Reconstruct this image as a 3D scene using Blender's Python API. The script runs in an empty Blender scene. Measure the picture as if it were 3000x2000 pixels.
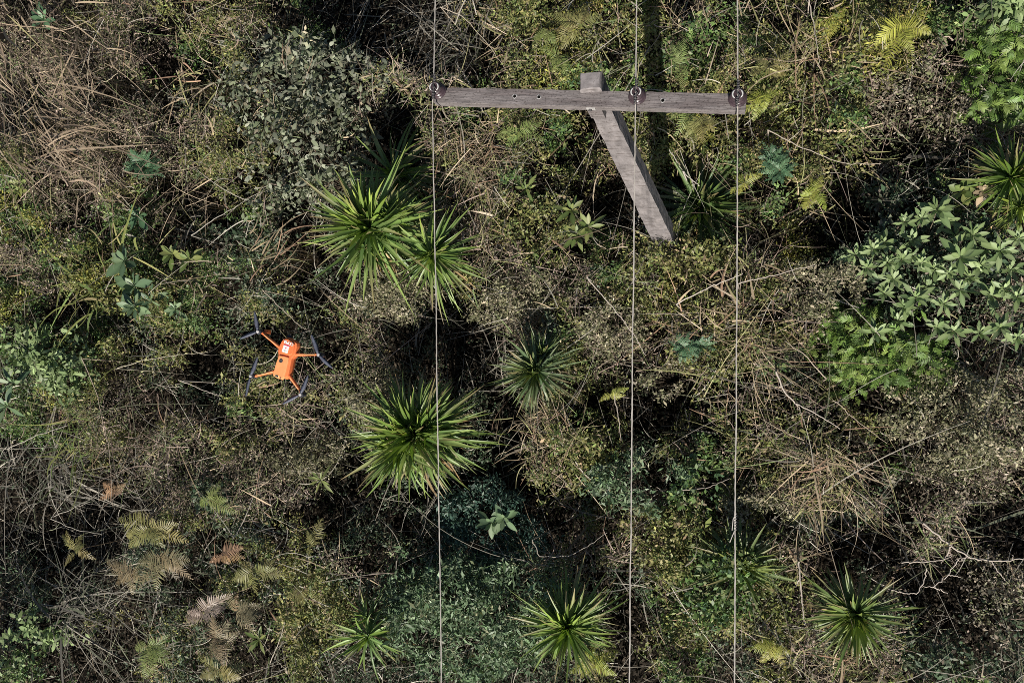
import bpy, bmesh, math
import numpy as np
from mathutils import Vector, Matrix

scene = bpy.context.scene
COL = scene.collection
R = math.radians

# ------------------------------------------------------------------ camera
FPX = 2400.0                      # focal length in pixels of the 3000 px wide photograph
CAMH = 12.3                       # height above the canopy plane z = 0
_d = np.array([660., -140., -FPX]); _d /= np.linalg.norm(_d)   # straight-down direction in camera space
_z = -_d
_y = np.array([0., 1., 0.]); _y = _y - _z * _y.dot(_z); _y /= np.linalg.norm(_y)
_x = np.cross(_y, _z)
RCW = np.array([_x, _y, _z])
CAM = np.array([0., 0., CAMH])
cam = bpy.data.cameras.new("camera")
cam_o = bpy.data.objects.new("camera", cam)
COL.objects.link(cam_o)
cam.sensor_width = 36.0
cam.lens = FPX / 3000.0 * 36.0
cam.clip_start = 0.05
cam.clip_end = 3000.0
M = Matrix([list(RCW[0]), list(RCW[1]), list(RCW[2])]).to_4x4()
M.translation = Vector(CAM)
cam_o.matrix_world = M
scene.camera = cam_o


def at(px, py, z):
    """world point at height z seen at pixel (px, py) of the photograph"""
    l = np.array([px - 1500., -(py - 1000.), -FPX])
    d = RCW @ l
    return CAM + d * ((z - CAMH) / d[2])


def proj(P):
    L = (np.asarray(P) - CAM) @ RCW
    return 1500 + FPX * L[..., 0] / -L[..., 2], 1000 - FPX * L[..., 1] / -L[..., 2]


def mpp(px, py, z):
    """metres per photograph pixel there"""
    return -((at(px, py, z) - CAM) @ RCW)[2] / FPX


# ------------------------------------------------------------------ sun, sky, exposure
SUN_EL = R(38)
_a, _b = at(1945, 690, 0), at(1908, 0, 0)
_s = (_b - _a)[:2]; _s /= np.linalg.norm(_s)           # the way shadows run on the ground
travel = Vector((_s[0] * math.cos(SUN_EL), _s[1] * math.cos(SUN_EL), -math.sin(SUN_EL)))
sun = bpy.data.lights.new("sun", 'SUN')
sun.energy = 5.0
sun.angle = R(0.5)
sun.color = (1.0, 0.94, 0.85)
sun_o = bpy.data.objects.new("sun", sun)
sun_o.rotation_mode = 'QUATERNION'
sun_o.rotation_quaternion = travel.to_track_quat('-Z', 'Y')
sun_o.location = (0, -20, 30)
COL.objects.link(sun_o)
world = bpy.data.worlds.new("World")
scene.world = world
world.use_nodes = True
wn = world.node_tree
bg = wn.nodes["Background"]
sky = wn.nodes.new("ShaderNodeTexSky")
sky.sky_type = 'NISHITA'
sky.sun_disc = False
sky.sun_elevation = SUN_EL
sky.sun_rotation = math.atan2(-_s[0], -_s[1])
wn.links.new(sky.outputs[0], bg.inputs[0])
bg.inputs[1].default_value = 0.05
scene.view_settings.view_transform = 'Standard'
scene.view_settings.look = 'None'
scene.view_settings.exposure = 0.38
scene.view_settings.gamma = 1.0
scene.cycles.use_denoising = False
scene.cycles.filter_width = 0.85
scene.cycles.max_bounces = 4
scene.cycles.diffuse_bounces = 2
scene.cycles.transmission_bounces = 3

# ------------------------------------------------------------------ noise and maths helpers
_ng = {}


def noise(x, y, scale, seed=0):
    """smooth value noise 0..1 over world x, y"""
    g = _ng.setdefault(seed, np.random.default_rng(9000 + seed).random((256, 256)))
    u, v = x / scale + 64.3, y / scale + 71.7
    i, j = np.floor(u).astype(int), np.floor(v).astype(int)
    fu, fv = u - i, v - j
    fu, fv = fu * fu * (3 - 2 * fu), fv * fv * (3 - 2 * fv)
    i &= 255; j &= 255
    i1, j1 = (i + 1) & 255, (j + 1) & 255
    return (g[i, j] * (1 - fu) + g[i1, j] * fu) * (1 - fv) + (g[i, j1] * (1 - fu) + g[i1, j1] * fu) * fv


def nrm(v):
    return v / np.maximum(np.linalg.norm(v, axis=-1, keepdims=True), 1e-9)


def dirs(az, el):
    return np.stack([np.cos(az) * np.cos(el), np.sin(az) * np.cos(el), np.sin(el)], -1)


# ------------------------------------------------------------------ mesh builder
class MB:
    def __init__(self):
        self.v, self.q, self.c, self.n = [], [], [], 0

    def add(self, v, q, c):
        self.v.append(v.astype(np.float32)); self.q.append((q + self.n).astype(np.int32))
        self.c.append(np.clip(c, 0, 1).astype(np.float32)); self.n += len(v)

    def mesh(self, name, mat, origin=(0, 0, 0), smooth=False):
        me = bpy.data.meshes.new(name)
        if self.n:
            v = np.concatenate(self.v) - np.asarray(origin, np.float32)
            q = np.concatenate(self.q); c = np.concatenate(self.c)
            me.vertices.add(len(v)); me.vertices.foreach_set("co", v.ravel())
            me.loops.add(q.size); me.loops.foreach_set("vertex_index", q.ravel())
            me.polygons.add(len(q))
            me.polygons.foreach_set("loop_start", np.arange(0, q.size, 4, dtype=np.int32))
            me.update(calc_edges=True)
            at_ = me.color_attributes.new("tint", 'FLOAT_COLOR', 'POINT')
            at_.data.foreach_set("color", np.concatenate([c, np.ones((len(c), 1), np.float32)], 1).ravel())
            if smooth:
                me.polygons.foreach_set("use_smooth", np.ones(len(q), dtype=bool))
        me.materials.append(mat)
        return me

    # -- vectorised blades: strips of nseg quads
    def blades(self, P, D, N, L, W, col, bend=None, nseg=2, prof=None, keel=0.0, tip=None):
        n = len(P)
        if n == 0:
            return
        L = np.broadcast_to(np.asarray(L, float), (n,))[:, None]
        W = np.broadcast_to(np.asarray(W, float), (n,))[:, None]
        D = nrm(D); S = nrm(np.cross(D, N)); N = np.cross(S, D)
        if bend is None:
            bend = np.zeros((n, 3))
        prof = prof or [0.4, 1.0, 0.1]
        rows, crow = [], []
        for k in range(nseg + 1):
            t = k / nseg
            w = np.interp(t, np.linspace(0, 1, len(prof)), prof)
            c = P + D * (L * t) + bend * (L * t * t)
            o = S * (W * w * 0.5)
            cc = col if tip is None else col * (1 - t ** 2) + tip * t ** 2
            if keel:
                rows += [c - o, c - N * (W * w * keel), c + o]; crow += [cc, cc * 1.3, cc]
            else:
                rows += [c - o, c + o]; crow += [cc, cc]
        m = 3 if keel else 2
        V = np.stack(rows, 1).reshape(-1, 3); C = np.stack(crow, 1).reshape(-1, 3)
        base = (np.arange(n) * (nseg + 1) * m)[:, None, None]
        loc = []
        for k in range(nseg):
            for e in range(m - 1):
                a = k * m + e
                loc.append([a, a + 1, a + m + 1, a + m])
        self.add(V, (base + np.array(loc)[None]).reshape(-1, 4), C)

    # -- cheap one-quad leaf
    def leaf(self, P, D, N, L, W, col):
        n = len(P)
        if n == 0:
            return
        L = np.broadcast_to(np.asarray(L, float), (n,))[:, None]
        W = np.broadcast_to(np.asarray(W, float), (n,))[:, None]
        D = nrm(D); S = nrm(np.cross(D, N))
        m = P + D * L * 0.5
        V = np.stack([P, m - S * W * .5, P + D * L, m + S * W * .5], 1).reshape(-1, 3)
        q = (np.arange(n)[:, None] * 4 + np.arange(4)[None])
        self.add(V, q, np.repeat(col, 4, 0))

    def tube(self, pts, rad, col, seg=7, wob=0):
        pts = np.asarray(pts, float); n = len(pts)
        rad = np.broadcast_to(np.asarray(rad, float), (n,))
        T = np.gradient(pts, axis=0); T = nrm(T)
        ref = np.array([0.3, 0.2, 0.93]) if abs(T[:, 2]).mean() < .8 else np.array([1., .1, 0.])
        A = nrm(np.cross(T, ref)); Bn = np.cross(T, A)
        a = np.linspace(0, 2 * math.pi, seg, endpoint=False)
        V = pts[:, None] + rad[:, None, None] * (A[:, None] * np.cos(a)[None, :, None] + Bn[:, None] * np.sin(a)[None, :, None])
        q = []
        for i in range(n - 1):
            for s in range(seg):
                q.append([i * seg + s, i * seg + (s + 1) % seg, (i + 1) * seg + (s + 1) % seg, (i + 1) * seg + s])
        c = np.broadcast_to(np.asarray(col, float), (n * seg, 3))
        self.add(V.reshape(-1, 3), np.array(q), c)

    def box(self, c, ax, ay, az, col):
        c, ax, ay, az = map(lambda t: np.asarray(t, float), (c, ax, ay, az))
        V = np.array([c + sx * ax + sy * ay + sz * az for sz in (-1, 1) for sy in (-1, 1) for sx in (-1, 1)])
        q = np.array([[0, 2, 3, 1], [4, 5, 7, 6], [0, 1, 5, 4], [2, 6, 7, 3], [0, 4, 6, 2], [1, 3, 7, 5]])
        self.add(V, q, np.broadcast_to(np.asarray(col, float), (8, 3)))


def tag(o, label=None, cat=None, group=None, kind=None):
    if label: o["label"] = label
    if cat: o["category"] = cat
    if group: o["group"] = group
    if kind: o["kind"] = kind
    return o


def link(name, me, parent=None, loc=(0, 0, 0)):
    o = bpy.data.objects.new(name, me)
    COL.objects.link(o)
    if parent: o.parent = parent
    o.location = loc
    return o


def thing(name, loc, label, cat, group=None):
    o = bpy.data.objects.new(name, None)
    o.empty_display_size = 0.1
    COL.objects.link(o); o.location = [float(t) for t in loc]
    return tag(o, label, cat, group)


# ------------------------------------------------------------------ materials
def mat_leaf(name, rough=0.5, spec=0.35, trans=0.25, tcol=(1.1, 1.2, 0.5)):
    m = bpy.data.materials.new(name); m.use_nodes = True
    nt = m.node_tree; nd = nt.nodes; p = nd["Principled BSDF"]; out = nd["Material Output"]
    a = nd.new("ShaderNodeAttribute"); a.attribute_name = "tint"
    nt.links.new(a.outputs["Color"], p.inputs["Base Color"])
    p.inputs["Roughness"].default_value = rough
    p.inputs["Specular IOR Level"].default_value = spec
    if trans:
        t = nd.new("ShaderNodeBsdfTranslucent")
        mu = nd.new("ShaderNodeMix"); mu.data_type = 'RGBA'; mu.blend_type = 'MULTIPLY'
        mu.inputs["Factor"].default_value = 1
        mu.inputs[7].default_value = (*tcol, 1)
        nt.links.new(a.outputs["Color"], mu.inputs[6])
        nt.links.new(mu.outputs[2], t.inputs["Color"])
        mx = nd.new("ShaderNodeMixShader"); mx.inputs[0].default_value = trans
        nt.links.new(p.outputs[0], mx.inputs[1]); nt.links.new(t.outputs[0], mx.inputs[2])
        nt.links.new(mx.outputs[0], out.inputs["Surface"])
    return m


def mat_noise(name, c1, c2, scale=(8, 8, 8), rough=0.8, bump=0.3, detail=8, bscale=None, metal=0.0, spec=0.3, wave=None, lo=.35, hi=.65):
    m = bpy.data.materials.new(name); m.use_nodes = True
    nt = m.node_tree; nd = nt.nodes; p = nd["Principled BSDF"]
    tc = nd.new("ShaderNodeTexCoord"); mp = nd.new("ShaderNodeMapping")
    mp.inputs["Scale"].default_value = scale
    nt.links.new(tc.outputs["Object"], mp.inputs[0])
    n = nd.new("ShaderNodeTexNoise"); n.inputs["Scale"].default_value = 1; n.inputs["Detail"].default_value = detail
    n.inputs["Roughness"].default_value = .65
    nt.links.new(mp.outputs[0], n.inputs["Vector"])
    r = nd.new("ShaderNodeValToRGB")
    r.color_ramp.elements[0].position = lo; r.color_ramp.elements[0].color = (*c1, 1)
    r.color_ramp.elements[1].position = hi; r.color_ramp.elements[1].color = (*c2, 1)
    nt.links.new(n.outputs["Fac"], r.inputs[0])
    nt.links.new(r.outputs[0], p.inputs["Base Color"])
    p.inputs["Roughness"].default_value = rough; p.inputs["Metallic"].default_value = metal
    p.inputs["Specular IOR Level"].default_value = spec
    if bump:
        b = nd.new("ShaderNodeBump"); b.inputs["Strength"].default_value = bump; b.inputs["Distance"].default_value = 0.01
        nt.links.new(n.outputs["Fac"], b.inputs["Height"]); nt.links.new(b.outputs[0], p.inputs["Normal"])
    return m


LEAF = mat_leaf("leaf", rough=0.48, spec=0.38, trans=0.14)
GLOSS = mat_leaf("glossy_leaf", rough=0.40, spec=0.42, trans=0.22)
DRY = mat_leaf("dry_stalk", rough=0.75, spec=0.15, trans=0.12, tcol=(1.1, 1.0, 0.7))
BARK = mat_leaf("bark", rough=0.9, spec=0.1, trans=0)
SOIL = mat_noise("shade_darkened_soil", (0.005, 0.0045, 0.004), (0.014, 0.011, 0.008), scale=(3, 3, 3), rough=1, bump=.8, spec=.05)  # dark soil taken near black, putting hollow shade into its colour
CONCRETE = mat_noise("weathered_concrete", (0.175, 0.160, 0.158), (0.31, 0.283, 0.28), scale=(14, 14, 3.5), rough=.92, bump=.5, spec=.15)
TIMBER = mat_noise("weathered_timber", (0.095, 0.085, 0.083), (0.27, 0.242, 0.238), scale=(5, 55, 55), rough=.9, bump=.7, spec=.15, lo=.3, hi=.7)
PORCELAIN = mat_noise("brown_porcelain", (0.035, 0.022, 0.026), (0.075, 0.05, 0.056), scale=(30, 30, 30), rough=.25, bump=0.05, spec=.6)
GLAZE_GLINT = mat_noise("glaze_glint", (0.42, 0.42, 0.40), (0.58, 0.58, 0.56), scale=(60, 60, 60), rough=.3, bump=.05, spec=.5)  # off-white stands in for bright reflections on the glazed groove sides
STEEL = mat_noise("dark_steel", (0.05, 0.05, 0.055), (0.13, 0.12, 0.12), scale=(60, 60, 60), rough=.6, bump=.2, metal=.3)
GALV = mat_noise("galvanised_steel", (0.34, 0.33, 0.32), (0.6, 0.58, 0.56), scale=(60, 60, 60), rough=.5, bump=.1, metal=.2)
WIRE = mat_noise("weathered_aluminium", (0.30, 0.275, 0.245), (0.56, 0.52, 0.47), scale=(14, 5, 14), rough=.6, bump=.1, spec=.3)
HOLE_SHADE = mat_noise("bored_hole_shade", (0.004, 0.004, 0.004), (0.01, 0.009, 0.008), rough=1, bump=0, spec=0)  # near-black colour stands in for the shade inside a hole
PALEWOOD = mat_noise("fresh_wood", (0.42, 0.27, 0.17), (0.56, 0.4, 0.28), scale=(20, 60, 60), rough=.9, bump=.2)
ORANGE = mat_noise("orange_plastic", (0.76, 0.175, 0.055), (0.84, 0.215, 0.075), scale=(40, 40, 40), rough=.42, bump=.03, spec=.4)
ORANGE_PALE = mat_noise("orange_battery_plastic", (0.80, 0.30, 0.115), (0.88, 0.35, 0.14), scale=(40, 40, 40), rough=.4, bump=.03, spec=.4)
DARKPLASTIC = mat_noise("dark_plastic", (0.02, 0.022, 0.03), (0.04, 0.042, 0.055), scale=(40, 40, 40), rough=.45, bump=0)
BLADE = mat_noise("grey_propeller_plastic", (0.06, 0.065, 0.09), (0.11, 0.12, 0.155), scale=(40, 40, 40), rough=.4, bump=0)
WHITE = mat_noise("white_vinyl", (0.78, 0.78, 0.76), (0.86, 0.86, 0.84), scale=(60, 60, 60), rough=.5, bump=0)
MAGENTA = mat_noise("magenta_vinyl", (0.6, 0.03, 0.12), (0.7, 0.06, 0.18), scale=(60, 60, 60), rough=.5, bump=0)
TEAL = mat_noise("teal_vinyl", (0.05, 0.25, 0.28), (0.1, 0.33, 0.36), scale=(60, 60, 60), rough=.5, bump=0)
CREAM = mat_noise("cream_plastic", (0.85, 0.55, 0.25), (0.9, 0.62, 0.32), scale=(60, 60, 60), rough=.45, bump=0)



def add_marks(m, scale, lo, hi, dark, bump=.4):
    """small separate weather marks and notch shade over a material's own colour"""
    nt = m.node_tree; nd = nt.nodes; p = nd["Principled BSDF"]
    src = p.inputs["Base Color"].links[0].from_socket
    tc = nd.new("ShaderNodeTexCoord"); mp = nd.new("ShaderNodeMapping"); mp.inputs["Scale"].default_value = scale
    n = nd.new("ShaderNodeTexNoise"); n.inputs["Scale"].default_value = 1; n.inputs["Detail"].default_value = 3
    nt.links.new(tc.outputs["Object"], mp.inputs[0]); nt.links.new(mp.outputs[0], n.inputs["Vector"])
    r = nd.new("ShaderNodeValToRGB"); r.color_ramp.elements[0].position = lo; r.color_ramp.elements[1].position = hi
    nt.links.new(n.outputs["Fac"], r.inputs[0])
    mx = nd.new("ShaderNodeMix"); mx.data_type = 'RGBA'; mx.blend_type = 'MULTIPLY'; mx.inputs[7].default_value = (*dark, 1)
    nt.links.new(r.outputs[0], mx.inputs[0]); nt.links.new(src, mx.inputs[6]); nt.links.new(mx.outputs[2], p.inputs["Base Color"])


add_marks(CONCRETE, (7, 5, 42), .56, .66, (.55, .52, .50))  # transverse cast notches, their shade painted as dark ticks
add_marks(CONCRETE, (2.2, 2.2, 1.3), .45, .75, (.70, .70, .72))
add_marks(CONCRETE, (60, 60, 60), .60, .70, (.5, .48, .46))
add_marks(TIMBER, (60, 90, 90), .55, .68, (.45, .43, .42))
add_marks(TIMBER, (1.6, 14, 14), .48, .62, (.78, .75, .75))

# ------------------------------------------------------------------ vegetation map: what grows where, one pair of letters per 100 px of ground
# K dark hollow, w dark hollow with grey arching blades, b brown twigs, t straw, T tan reeds, o olive leaves,
# y yellow-green, g green leaves, d low leaves coloured dark for shadow, s grey leaves, c narrow silver leaves, v fresh green, f fern floor
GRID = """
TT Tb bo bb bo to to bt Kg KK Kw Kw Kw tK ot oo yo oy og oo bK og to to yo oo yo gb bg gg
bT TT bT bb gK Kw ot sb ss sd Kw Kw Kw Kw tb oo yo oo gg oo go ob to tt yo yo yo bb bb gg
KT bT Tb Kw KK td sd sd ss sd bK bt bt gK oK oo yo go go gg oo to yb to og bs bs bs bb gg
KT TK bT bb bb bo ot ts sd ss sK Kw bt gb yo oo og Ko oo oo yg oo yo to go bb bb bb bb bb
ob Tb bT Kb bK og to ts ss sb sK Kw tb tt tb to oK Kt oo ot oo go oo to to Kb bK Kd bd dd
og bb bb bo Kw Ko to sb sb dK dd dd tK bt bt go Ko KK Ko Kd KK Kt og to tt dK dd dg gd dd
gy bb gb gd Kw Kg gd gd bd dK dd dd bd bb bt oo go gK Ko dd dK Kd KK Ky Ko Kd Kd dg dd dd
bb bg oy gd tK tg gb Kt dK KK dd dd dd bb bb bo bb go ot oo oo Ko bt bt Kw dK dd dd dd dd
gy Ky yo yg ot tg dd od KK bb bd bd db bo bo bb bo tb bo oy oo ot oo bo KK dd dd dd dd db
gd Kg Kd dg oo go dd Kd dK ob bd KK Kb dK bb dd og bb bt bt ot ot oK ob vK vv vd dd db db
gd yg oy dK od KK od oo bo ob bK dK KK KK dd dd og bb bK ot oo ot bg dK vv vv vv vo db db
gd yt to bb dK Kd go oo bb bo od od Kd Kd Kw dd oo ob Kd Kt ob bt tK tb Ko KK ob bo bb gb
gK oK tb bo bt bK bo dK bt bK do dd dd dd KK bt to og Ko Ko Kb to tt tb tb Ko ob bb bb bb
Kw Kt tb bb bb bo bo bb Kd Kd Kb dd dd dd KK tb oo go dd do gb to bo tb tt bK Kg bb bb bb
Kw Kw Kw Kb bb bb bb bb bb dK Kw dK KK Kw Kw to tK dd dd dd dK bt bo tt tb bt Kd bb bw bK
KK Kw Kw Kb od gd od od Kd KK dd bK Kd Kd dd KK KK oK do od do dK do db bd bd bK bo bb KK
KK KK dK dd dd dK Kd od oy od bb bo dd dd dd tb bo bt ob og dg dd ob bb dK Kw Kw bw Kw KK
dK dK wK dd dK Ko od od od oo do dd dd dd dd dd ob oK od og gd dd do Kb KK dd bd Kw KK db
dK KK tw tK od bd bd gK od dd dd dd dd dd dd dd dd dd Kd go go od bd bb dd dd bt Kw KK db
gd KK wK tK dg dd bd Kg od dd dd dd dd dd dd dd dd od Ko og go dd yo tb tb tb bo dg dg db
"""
cells = [r.split() for r in GRID.strip().splitlines()]
GA = np.array([[ord(c[0]) for c in r] for r in cells])
GB = np.array([[ord(c[1]) for c in r] for r in cells])
assert GA.shape == (20, 30), GA.shape
HT = dict(K=-1.5, w=-.95, b=-.05, t=-.05, T=.45, o=0., y=.02, g=.02, d=-.42, s=.0, c=.1, v=.0, f=-.2)
HCELL = np.array([[.62 * HT[c[0]] + .38 * HT[c[1]] for c in r] for r in cells])
FOOT = []                                   # footprints of the separately built plants (x, y, rx, ry)


def warp(x, y):
    px, py = proj(np.stack([x, y, np.zeros_like(x)], -1))
    px = px + 110 * (noise(x, y, .55, 1) - .5) + 60 * (noise(x, y, .2, 2) - .5)
    py = py + 110 * (noise(x, y, .55, 3) - .5) + 60 * (noise(x, y, .2, 4) - .5)
    return px, py


def kind_at(x, y):
    px, py = warp(x, y)
    i = np.clip(np.floor(px / 100), 0, 29).astype(int); j = np.clip(np.floor(py / 100), 0, 19).astype(int)
    n = noise(x, y, .33, 5) * .7 + noise(x, y, .13, 6) * .3
    return np.where(n < .55, GA[j, i], GB[j, i])


def canopy(x, y):
    px, py = warp(x, y)
    u, v = np.clip(px / 100 - .5, 0, 28.999), np.clip(py / 100 - .5, 0, 18.999)
    i, j = u.astype(int), v.astype(int); fu, fv = u - i, v - j
    fu = np.clip((fu - .5) * 1.8 + .5, 0, 1); fv = np.clip((fv - .5) * 1.8 + .5, 0, 1)
    h = (HCELL[j, i] * (1 - fu) + HCELL[j, i + 1] * fu) * (1 - fv) + (HCELL[j + 1, i] * (1 - fu) + HCELL[j + 1, i + 1] * fu) * fv
    h = h + (noise(x, y, .9, 7) - .5) * .6 + (noise(x, y, .36, 8) - .5) * .55
    hole = np.clip((.34 - noise(x, y, .27, 9)) * 6, 0, 1)
    h = h - hole * .5
    k = np.clip((1.25 - hollow(x, y)) * 2.5, 0, 1)
    return h * (1 - k) + np.minimum(h, -1.45) * k


HOLLOWS = [(500, 190, 85, 55), (1130, 80, 130, 80), (1350, 130, 130, 90), (1120, 420, 75, 95), (600, 640, 80, 50), (700, 590, 60, 40), (1740, 560, 105, 70), (2230, 560, 100, 50),
           (2480, 620, 90, 120), (2480, 800, 60, 100), (2440, 930, 50, 60), (950, 1000, 110, 70), (1390, 1000, 80, 120), (1450, 1200, 90, 110), (1560, 1530, 110, 60), (1460, 1420, 110, 55),
           (590, 1590, 55, 60), (480, 1740, 45, 40), (560, 1080, 60, 50), (150, 1580, 130, 90), (60, 1700, 80, 150), (300, 1900, 80, 100), (150, 1450, 140, 70), (1820, 1780, 60, 150),
           (2480, 1640, 110, 80), (2800, 1720, 150, 110), (2780, 1850, 120, 90), (2900, 1560, 100, 70), (2560, 1140, 70, 55), (2640, 1240, 60, 60), (2700, 1330, 75, 60), (720, 1930, 60, 50),
           (1900, 1000, 60, 60), (1850, 1190, 110, 55), (1000, 1430, 80, 50), (2080, 1510, 70, 50), (720, 1080, 40, 40), (860, 700, 60, 70), (250, 640, 60, 40), (330, 1350, 70, 40), (2380, 760, 40, 40)]
HOLLOWS = [(*at(h[0], h[1], -.3)[:2], h[2] * mpp(h[0], h[1], -.3), h[3] * mpp(h[0], h[1], -.3)) for h in HOLLOWS]


def hollow(x, y):
    m = np.full(x.shape, 9.)
    w = 1 + 1.1 * (noise(x, y, .3, 70) - .5) + .5 * (noise(x, y, .12, 71) - .5)
    for hx, hy, rx, ry in HOLLOWS:
        m = np.minimum(m, ((x - hx) / rx) ** 2 + ((y - hy) / ry) ** 2)
    return m / w ** 2


def foot(x, y):
    m = np.full(x.shape, 9.)
    for fx, fy, rx, ry in FOOT:
        m = np.minimum(m, ((x - fx) / rx) ** 2 + ((y - fy) / ry) ** 2)
    return m


GROUND_Z = -1.75
PAL = dict(
    g=[((.075, .14, .035), 4), ((.12, .18, .055), 3), ((.17, .20, .07), 1.5), ((.06, .11, .055), 1.5), ((.22, .17, .10), .6)],
    o=[((.20, .20, .065), 4), ((.14, .17, .05), 3.5), ((.27, .24, .10), 2), ((.26, .19, .12), 1.3), ((.09, .14, .04), 2)],
    y=[((.29, .28, .06), 3), ((.21, .23, .055), 3), ((.36, .27, .11), 1.2), ((.13, .17, .05), 2)],
    d=[((.05, .085, .045), 4), ((.08, .115, .065), 3), ((.14, .15, .10), 1.5), ((.18, .145, .11), 1)],  # shadowed small leaves, the shade put into a darker green
    s=[((.175, .19, .13), 4), ((.235, .25, .19), 2), ((.12, .145, .08), 3), ((.24, .20, .14), .8)],
    c=[((.105, .165, .085), 4), ((.16, .215, .125), 3), ((.075, .125, .055), 3), ((.21, .21, .12), .8)],
    v=[((.12, .20, .04), 4), ((.18, .25, .06), 3), ((.085, .145, .035), 3)],
    b=[((.25, .19, .155), 4), ((.34, .265, .225), 2.4), ((.155, .115, .09), 3), ((.22, .205, .11), 2.5), ((.13, .17, .07), 4)],
    t=[((.38, .30, .20), 4), ((.29, .225, .145), 3.5), ((.48, .395, .29), 1.4), ((.30, .195, .13), 2), ((.25, .245, .11), 2)],
    T=[((.30, .235, .165), 4), ((.23, .175, .125), 3), ((.36, .285, .205), 1.4), ((.20, .18, .09), 1.5)],
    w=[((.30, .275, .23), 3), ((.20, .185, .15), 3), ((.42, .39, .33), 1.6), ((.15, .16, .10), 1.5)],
    W=[((.20, .185, .155), 3), ((.13, .12, .10), 4), ((.32, .295, .25), .8), ((.10, .11, .075), 2)],  # dead blades darkened, shade of the hollows put into their colour
    q=[((.035, .075, .055), 4), ((.055, .105, .075), 3), ((.09, .135, .095), 1.5)],  # dark blue-green carries the shade over this shrub
    m=[((.23, .19, .145), 4), ((.31, .26, .21), 2), ((.16, .14, .10), 3), ((.15, .17, .075), 3.5)],
    h=[((.20, .20, .11), 3), ((.26, .23, .155), 3), ((.15, .155, .075), 2.5), ((.31, .26, .19), 1.5)],
    l=[((.175, .235, .095), 3), ((.23, .295, .14), 2.5), ((.13, .19, .075), 2)],
)


def pick(pal, n, rng, k=1, jit=.27):
    cols = np.array([p[0] for p in PAL[pal]]); w = np.array([p[1] for p in PAL[pal]]); w = w / w.sum()
    c = cols[rng.choice(len(cols), n, p=w)]
    c = c * np.exp(rng.normal(0, jit, (n, 1)))
    if k > 1:
        c = np.repeat(c, k, 0)
        alt = cols[rng.choice(len(cols), n * k, p=w)]
        f = rng.random((n * k, 1)) * .6
        c = c * (1 - f) + alt * f
        c = c * np.exp(rng.normal(0, jit, (n * k, 1)))
    return c


def sprigs(b, P, k, spread, L, W, pal, rng, el=(.25, .5), ntilt=.55, flat=.6, big=False):
    """clusters of k leaves round each point of P"""
    n = len(P)
    if n == 0:
        return
    N = n * k
    C = pick(pal, n, rng, k)
    az = rng.random(N) * 2 * math.pi
    e = rng.normal(el[0], el[1], N)
    D = dirs(az, e)
    off = rng.normal(0, 1, (N, 3)) * spread * np.array([1, 1, flat])
    P = np.repeat(P, k, 0) + off
    Nn = nrm(rng.normal(0, ntilt, (N, 3)) + np.array([0, 0, 1.]))
    sc = np.exp(rng.normal(0, .28, N))
    if big:
        b.blades(P, D, Nn, L * sc, W * sc, C, bend=np.array([[0, 0, -.25]]) * np.ones((N, 1)), nseg=3, prof=[.15, .85, 1, .12])
    else:
        b.leaf(P, D, Nn, L * sc, W * sc, C)


def fronds(b, P, az, el, L, col, rng, npin=16, pl=.3, pw=.05, droop=.35, roll=.25, rach=(.16, .12, .06), th=(75, 45), shape='fern'):
    """pinnate fronds: a midrib and npin pairs of leaflets"""
    n = len(P)
    D = dirs(az, el)
    bend = np.zeros((n, 3)); bend[:, 2] = -droop; bend[:, :2] += rng.normal(0, .10, (n, 2))
    up = nrm(np.array([[0, 0, 1.]]) + rng.normal(0, roll, (n, 3)))
    S = nrm(np.cross(D, up)); N = np.cross(S, D)
    b.blades(P, D, N, L, L * .018, np.tile(rach, (n, 1)), bend=bend, nseg=4, prof=[1, .8, .5, .2])
    for j in range(npin):
        t = (j + .6) / npin
        base = P + D * (L * t)[:, None] + bend * (L * t * t)[:, None]
        T = nrm(D + 2 * t * bend)
        S2 = nrm(np.cross(T, N)); N2 = np.cross(S2, T)
        if shape == 'fern':
            pr = min(1, .35 + t * 4) * (1 - t) ** .75 + .06
        else:
            pr = .75 + .5 * math.sin(t * math.pi)
        a = R(th[0] + (th[1] - th[0]) * t)
        for s in (-1, 1):
            d = S2 * s * math.sin(a) + T * math.cos(a) + rng.normal(0, .07, (n, 3))
            c = col * np.exp(rng.normal(0, .12, (n, 1)))
            keep = rng.random(n) > .03
            b.blades(base[keep], d[keep], (N2 + rng.normal(0, .18, (n, 3)))[keep], (L * pl * pr * np.exp(rng.normal(0, .08, n)))[keep], (L * pw * (.6 + .4 * pr))[keep],
                     c[keep], bend=np.tile([0, 0, -.12], (keep.sum(), 1)), nseg=2, prof=[.8, 1, .1])


# ------------------------------------------------------------------ ground
X0 = min(at(0, 0, 0)[0], at(0, 2000, 0)[0]) - 1.6
X1 = max(at(3000, 0, 0)[0], at(3000, 2000, 0)[0]) + 1.6
Y0 = min(at(0, 2000, 0)[1], at(3000, 2000, 0)[1]) - 1.8
Y1 = max(at(0, 0, 0)[1], at(3000, 0, 0)[1]) + 1.6
print("extent", X0, X1, Y0, Y1)


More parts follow.
